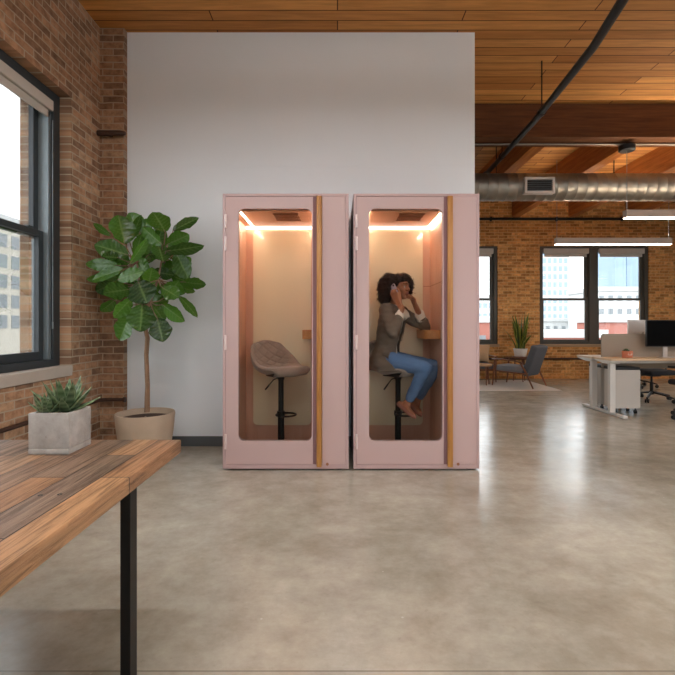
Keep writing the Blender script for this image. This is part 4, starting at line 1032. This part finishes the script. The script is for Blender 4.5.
def person():
    t = thing('person', 'woman in tweed jacket and jeans phoning on a stool in the booth', 'person', (.50, 4.10, .82))
    ya = math.radians(-28)                       # torso yaw from +X toward the camera
    F, Lf = V((math.cos(ya), math.sin(ya), 0)), V((-math.sin(ya), math.cos(ya), 0))
    hy = math.radians(-42); hF, hL, U = V((math.cos(hy), math.sin(hy), 0)), V((-math.sin(hy), math.cos(hy), 0)), V((0, 0, 1))
    HC = V((.560, 4.08, 1.556))
    Mh = Matrix.Translation(HC) @ Matrix.Rotation(hy, 4, 'Z') @ Matrix.Rotation(math.radians(3), 4, 'Y')
    h = lambda x, y, z: Mh @ V((x, y, z))
    cen = [(V((.425,4.10,.845)), .10, .165), (V((.435,4.10,.93)), .108, .165), (V((.455,4.10,1.03)), .088, .128), (V((.478,4.10,1.14)), .098, .138), (V((.498,4.10,1.26)), .104, .152), (V((.508,4.10,1.34)), .085, .155), (V((.516,4.10,1.385)), .06, .10)]
    shR, shL = V((.500,4.10,1.342)) - Lf*.158, V((.500,4.10,1.342)) + Lf*.158
    elR, wrR = V((.468, 3.815, 1.150)), V((.556, 3.885, 1.352))
    elL, wrL = V((.812, 4.165, 1.195)), V((.695, 4.035, 1.395))
    hipR, knR, anR = V((.425,4.015,.905)), V((.750,3.865,.842)), V((.632,4.000,.535))
    hipL, knL, anL = V((.455,4.185,.905)), V((.905,4.140,.828)), V((.752,4.185,.525))
    mr = Matrix.Rotation(hy, 3, 'Z').to_4x4()
    # ---- body: head, neck, trunk, arms, hands, legs in one surface
    m = MB()
    def hb(c, r): m.ball(h(*c), r, 20, 14, mr)
    hb((-.012,0,.022), (.093,.074,.096)); hb((.018,0,-.028), (.070,.060,.086)); hb((.056,0,-.090), (.026,.028,.020)); hb((.03,0,-.07), (.05,.048,.035))
    m.tube([h(.078,0,.022), h(.092,0,.0), h(.102,0,-.018)], [.008,.010,.013], 10); hb((.100,0,-.022), (.014,.014,.011)); 
    for s in (-1, 1):
        hb((.091,s*.014,-.025), (.011,.009,.008)); hb((.055,s*.036,-.022), (.026,.022,.024)); m.tube([h(.084,s*.008,.026), h(.077,s*.03,.029), h(.06,s*.05,.022)], .009, 8); hb((-.006,s*.076,-.008), (.018,.007,.030))
        hb((.068,s*.030,-.001), (.014,.018,.013))
    hb((.080,0,-.050), (.016,.024,.010)); hb((.078,0,-.062), (.015,.020,.009))
    seg(m, h(-.02,0,-.05), (.522,4.10,1.37), .048, .054); 
    m.loft([(c, rx-.022, ry-.022, ya) for c, rx, ry in cen], 24)
    for a, b, c, r0, r1, r2 in ((shR, elR, wrR, .046, .034, .024), (shL, elL, wrL, .046, .034, .024)):
        seg(m, a, b, r0, r1); seg(m, b, c, r1, r2)
    for a, b, c in ((hipR, knR, anR), (hipL, knL, anL)):
        seg(m, a, b, .068, .046); seg(m, b, c, .046, .031)
    # feet
    fR = [V((.557,4.035,.512)), V((.60,3.985,.480)), V((.64,3.925,.445)), V((.668,3.885,.424))]
    fL = [V((.700,4.215,.478)), V((.722,4.165,.452)), V((.742,4.105,.424)), V((.752,4.060,.408))]
    for f, an in ((fR, anR), (fL, anL)):
        m.tube([p+V((0,0,.008)) for p in f], [.024,.027,.027,.014], 12, flat=.8); seg(m, an, f[0].lerp(f[1], .5), .030, .027); seg(m, an, f[1].lerp(f[2], .5), .026, .02)
    # right hand round the phone
    n_out = -hL; d = (U*.82 - hF*.50).normalized(); w = n_out.cross(d).normalized()
    PC = HC + n_out*.106 + hF*.022 - U*.052
    K0 = PC + n_out*.022 - d*.042
    def hand(wr, K, wv, nv, tips, thumb, pr=.013):
        # palm: a flattened block of tubes from wrist to the four knuckles
        for i in range(4):
            k = K + wv*(i-1.5)*.0185; m.tube([wr + wv*(i-1.5)*.008, (wr*.45+k*.55), k], [.016,.0135,.0115], 10); m.ball(k, .011, 10, 8)
            pts = tips(i, k); m.tube([k]+pts, [.0100,.0092,.0085,.0068][:len(pts)+1], 10); 
            for q, rr in zip(pts, (.0092,.0085,.0068)): m.ball(q, rr, 10, 8)
        m.tube(thumb, [.013,.0115,.0105,.008][:len(thumb)], 10)
        for q, rr in zip(thumb, (.013,.0115,.0105,.008)): m.ball(q, rr, 10, 8)
    ln = (.85, 1.0, 1.06, .92)
    def tR(i, k):
        f = ln[i]; return [k+d*.030*f+n_out*.004, k+d*.050*f-n_out*.002+w*.002, k+d*.064*f-n_out*.010+w*.003]
    hand(wrR, K0, w, n_out, tR, [wrR.lerp(K0, .25)-w*.012, PC-w*.040-d*.040+n_out*.004, PC-w*.045-d*.012, PC-w*.041+d*.012])
    KL = V((.672, 3.998, 1.452)); wl = (V((.55,-.35,.25))).normalized(); hd = (V((-.75,.15,.35))).normalized(); dn = V((-.35,.1,-.9)).normalized()
    mouth = h(.095,0,-.06)
    def tL(i, k):
        f = ln[i]; return [k+hd*.026*f+U*.012, k+hd*.042*f-U*.002, k+hd*.045*f-U*.020]
    hand(wrL, KL, V((.35,-.75,-.30)).normalized(), None, tL, [wrL.lerp(KL, .3)+V((-.012,.01,0)), V((.664,4.015,1.432)), V((.650,4.018,1.455)), V((.640,4.015,1.470))])
    body = fuse('body', m, M['skin'], t, .0042, 6)
    # ---- face details
    for s in (-1, 1):
        e = MB(); e.ball(h(.0725,s*.030,.0), .0115, 16, 12); eo = mk('eye', e, M['eye_white'], t, 179, world=True)
        e = MB(); e.ball(h(.0800,s*.0295,.0), .0060, 12, 8); 
        e.bm.transform(Matrix.Translation(-t.location)); mk('iris', e, M['iris'], eo, 179)
        e = MB(); e.tube([h(.0905,s*.012,.028), h(.0865,s*.028,.0335), h(.069,s*.049,.027)], [.0022,.0032,.0016], 8); mk('eyebrow', e, M['hair'], t, 179, world=True)
        e = MB(); e.tube([h(.0835,s*.018,.006), h(.0865,s*.029,.0095), h(.074,s*.042,.004)], [.0018,.0024,.0016], 6); mk('eyelash', e, M['hair'], t, 179, world=True)
    e = MB(); e.tube([h(.086,-.021,-.054), h(.0935,-.008,-.0495), h(.0955,0,-.0515), h(.0935,.008,-.0495), h(.086,.021,-.054)], [.002,.0045,.0045,.0045,.002], 8)
    e.tube([h(.085,-.020,-.056), h(.0925,-.008,-.0615), h(.094,0,-.0625), h(.0925,.008,-.0615), h(.085,.020,-.056)], [.002,.005,.0058,.005,.002], 8); mk('lips', e, M['lip'], t, 179, world=True)
    # ---- hair
    e = MB()
    def eb(x, y, z, r, Y=None): e.ball((x, y, z), r, 20, 14)
    q = lambda px, py, Y: P(px, py, Y)
    for (px, py, Y, r) in ((386.5, 288, 4.10, (.075,.10,.10)), (385.5, 294, 4.11, (.064,.09,.085)), (389, 282, 4.08, (.065,.09,.07)), (384.5, 299, 4.12, (.045,.07,.05)), (393, 286, 4.14, (.07,.08,.10)),
                           (402.5, 281, 4.09, (.076,.088,.058)), (399, 280.5, 4.06, (.055,.07,.052)), (407.5, 284, 4.13, (.05,.05,.06)), (408, 291, 4.16, (.038,.03,.06)), (395, 278.5+5, 4.09, (.06,.09,.06)), (406, 280, 4.07, (.040,.05,.038))):
        c = q(px, py, Y); eb(c.x, c.y, c.z, r)
    tuft = []
    def curl(bm):
        bm.normal_update()
        for v in bm.verts:
            n1 = noise.noise(v.co*38); n2 = noise.noise(v.co*95+V((5,2,1)))
            v.co += v.normal*(n1*.016+n2*.010)
        bm.normal_update(); random.seed(8)
        vs = random.sample(list(bm.verts), min(900, len(bm.verts)))
        tuft.extend([(v.co.copy(), v.normal.copy()) for v in vs])
        # keep the face clear
        inv = Mh.inverted(); dead = []
        for v in bm.verts:
            l = inv @ v.co
            if l.x > .035 and abs(l.y) < .064 and -.12 < l.z < .050-abs(l.y)*.2: dead.append(v)
        bmesh.ops.delete(bm, geom=dead, context='VERTS'); smooth_rim(bm, 6)
    ho = fuse('hair', e, M['hair'], t, .0065, 2, curl)
    e = MB(); inv = Mh.inverted()
    for c, n in tuft:
        l = inv @ c
        if l.x > .02 and abs(l.y) < .072 and l.z < .060: continue
        u = n.orthogonal().normalized(); v_ = n.cross(u); R_ = random.uniform(.004, .008); ph = random.uniform(0, 6.28); H_ = random.uniform(.010, .024)
        e.tube([c + n*(H_*k/13) + u*(R_*math.cos(ph+k*.8)) + v_*(R_*math.sin(ph+k*.8)) for k in range(14)], .0012, 4)
    e.bm.transform(Matrix.Translation(-t.location)); mk('curls', e, M['hair'], ho, 179)
    # ---- blouse
    e = MB(); e.loft([(c, rx-.006, ry-.008, ya) for c, rx, ry in cen[1:6]] + [(V((.519,4.10,1.395)), .060, .072, ya)], 28)
    e.ball((.455, 4.1, 1.0), (.09, .12, .1))
    for q_, r_ in ((shL, elL),): seg(e, V((.512,4.10,1.345)), q_, .064, .056); seg(e, q_, q_.lerp(r_, .6), .056, .048)
    fuse('blouse', e, M['blouse'], t, .007, 3)
    def cuffm(a, b, t0, t1, r0, r1, name, mt):
        e = MB(); p, q_ = a.lerp(b, t0), a.lerp(b, t1); ax = (q_-p).normalized()
        e.tube([p, q_, q_-ax*.002, p+ax*.004], [r0, r1, r1-.006, r0-.006], 20, cap=False); o = mk(name, e, mt, t, 60, world=True); return o
    cuffm(elR, wrR, .50, .76, .040, .043, 'shirt_cuff', M['blouse'])
    cuffm(elL, wrL, .36, .56, .046, .050, 'shirt_cuff', M['blouse'])
    # ---- jacket
    e = MB(); jc = [(V((.448,4.075,.775)), .172, .215), (V((.440,4.08,.86)), .152, .207)] + [(c, rx+.016, ry+.016) for c, rx, ry in cen[1:6]] + [(V((.512,4.10,1.392)), .070, .085)]
    e.loft([(c, rx, ry, ya) for c, rx, ry in jc], 32)
    for s_, e_, w_, f_ in ((shR, elR, wrR, .56), (shL, elL, wrL, .42)):
        seg(e, s_, e_, .064, .052); seg(e, e_, e_.lerp(w_, f_), .052, .044); seg(e, V((.51,4.10,1.362)), s_+V((0,0,.008)), .045, .056)
    cx = lambda z: .412 + (z-.8)*.185
    def openf(bm):
        dead = []
        for v in bm.verts:
            z = v.co.z; rel = V((v.co.x-cx(z), v.co.y-4.10, 0)); a = rel.dot(F); b = rel.dot(Lf)
            if z > 1.04: wdt = .022+.040*min(1, max(0, (z-1.04)/.32))
            else: wdt = .022+.05*(1.04-z)/.2
            if 0.02 < a < .17 and -wdt < b < wdt*2.3 and z < 1.41: dead.append(v)
            elif z > 1.384 and rel.length < .062: dead.append(v)
            if z < .845 and v.co.z < .825 : pass
        bmesh.ops.delete(bm, geom=dead, context='VERTS')
        bmesh.ops.delete(bm, geom=[v for v in bm.verts if v.co.z < .812], context='VERTS')
        smooth_rim(bm); bm.normal_update()
        for v in bm.verts:
            if not v.is_boundary: v.co += v.normal*.007*noise.noise(V((v.co.x*14, v.co.y*14, v.co.z*30)))
    j = fuse('jacket', e, M['jacket'], t, .0075, 3, openf, solid=.006)
    # lapels and pocket flap follow the jacket surface
    from mathutils.bvhtree import BVHTree
    bj = bmesh.new(); bj.from_mesh(j.data); bv = BVHTree.FromBMesh(bj); bj.free(); T0 = t.location
    def on(p, off):
        q_, n_, _, _ = bv.find_nearest(p-T0)
        if n_.dot(p-T0-V((cx(p.z), 4.10, p.z))+T0) < 0: n_ = -n_
        return q_ + n_*off
    for s in (-1, 1):
        e = MB()
        def lf(u, v):
            z = 1.06 + u*.325; wz = .022+.040*min(1, max(0, (z-1.04)/.32))
            b = s*(wz*(2.35 if s > 0 else 1) + v*(.010+.050*math.sin(min(1, u*1.15)*PI*.62)**1.2)*(1 if u < .8 else (1-u)/.2*.5+.5))
            a = .125*math.sqrt(max(.05, 1-(b/.175)**2))*(1 if z < 1.32 else 1-(z-1.32)*4)
            return on(V((cx(z)+.008, 4.10, z)) + F*a + Lf*b, .005+.003*v)
        e.grid(lf, 20, 6)
        o = mk('lapel', e, M['jacket'], j, 60); sm = o.modifiers.new('thickness', 'SOLIDIFY'); sm.thickness = .004; sm.offset = 0
    e = MB(); pc = P(388.5, 353.5, 3.89); dirx = V((.9, -.30, -.12)).normalized()
    e.grid(lambda u, v: on(pc + dirx*((u-.5)*.115) + V((0, 0, (v-.5)*.042)), .006), 10, 4)
    o = mk('pocket_flap', e, M['jacket_trim'], j, 60); sm = o.modifiers.new('thickness', 'SOLIDIFY'); sm.thickness = .005; sm.offset = 0
    # ---- jeans
    e = MB(); e.loft([(V((.418,4.10,.822)), .10, .165, ya*.5), (V((.425,4.10,.88)), .115, .17, ya*.5), (V((.435,4.10,.96)), .10, .15, ya)], 24)
    for a, b, c in ((hipR, knR, anR), (hipL, knL, anL)):
        seg(e, a+V((0,0,-.003)), b, .086, .062); seg(e, b, b.lerp(c, .90), .062, .043)
    def crease(bm):
        bm.normal_update()
        for v in bm.verts: v.co += v.normal*.0045*noise.noise(V((v.co.x*22, v.co.y*22, v.co.z*30)))
    fuse('jeans', e, M['denim'], t, .0075, 3, crease)
    # ---- shoes (low slip-ons)
    for f in (fR, fL):
        e = MB(); ax = (f[3]-f[0]).normalized(); sd = ax.cross(U).normalized(); up = sd.cross(ax).normalized()
        loops = []
        for k in range(11):
            s_ = k/10; c = f[0].lerp(f[3], s_) - ax*.014*(1-s_) + ax*.018*s_ - up*.012
            wd = (.029+.010*math.sin(PI*min(1, s_*1.1)))*(1-max(0, (s_-.72)/.28)**2*.62)*(.72 if k == 0 else 1); ht = .031 if s_ < .25 else .031-.006*(s_-.25)/.75
            if k == 10: wd *= .6; ht *= .6
            loops.append([c + sd*(wd*math.cos(2*PI*i/16)) + up*(ht*math.sin(2*PI*i/16)*(1 if math.sin(2*PI*i/16) > 0 else .45)) for i in range(16)])
        e.rings(loops)
        fuse('shoe', e, M['shoe'], t, .005, 2)
    # ---- phone, held: a thing of its own
    ph = thing('smartphone', 'lilac smartphone held to the ear of the seated woman', 'phone', PC)
    Rm = Matrix((w, d, n_out)).transposed().to_4x4()
    e = MB(); e.prism(rrect(-.036, .036, -.074, .074, .009), 'z', -.0038, .0038); e.bm.transform(Rm); mk('case', e, M['phone'], ph, 40)
    e = MB(); e.prism(rrect(-.033, .033, -.071, .071, .007), 'z', -.0045, -.0039); e.bm.transform(Rm); mk('screen', e, M['screen'], ph, 40)
    e = MB(); e.cyl((-.022, .055, .0038), (-.022, .055, .0062), .008); e.bm.transform(Rm); mk('camera_lens', e, M['black_plastic'], ph, 40)
person()

# ------------------------------------------------------------------ camera, sky
cam = bpy.data.cameras.new('camera'); cam.lens = 24; cam.sensor_width = 36; cam.shift_y = -11.5/675; cam.clip_end = 2000
co = bpy.data.objects.new('camera', cam); co.location = (0, 0, H); co.rotation_euler = (PI/2, 0, 0); C.objects.link(co); SC.camera = co
wd = bpy.data.worlds.new('overcast_sky'); SC.world = wd; wd.use_nodes = True
bg = wd.node_tree.nodes['Background']; bg.inputs[0].default_value = (.93, .97, 1, 1); bg.inputs[1].default_value = 2.0
SC.view_settings.view_transform = 'Standard'; SC.view_settings.look = 'None'; SC.view_settings.gamma = 1
SC.view_settings.exposure = 1.15
SC.cycles.use_denoising = True
SC.cycles.max_bounces = 10; SC.cycles.diffuse_bounces = 6; SC.cycles.transparent_max_bounces = 16
SC.cycles.sample_clamp_indirect = 8; SC.cycles.caustics_reflective = False; SC.cycles.caustics_refractive = False
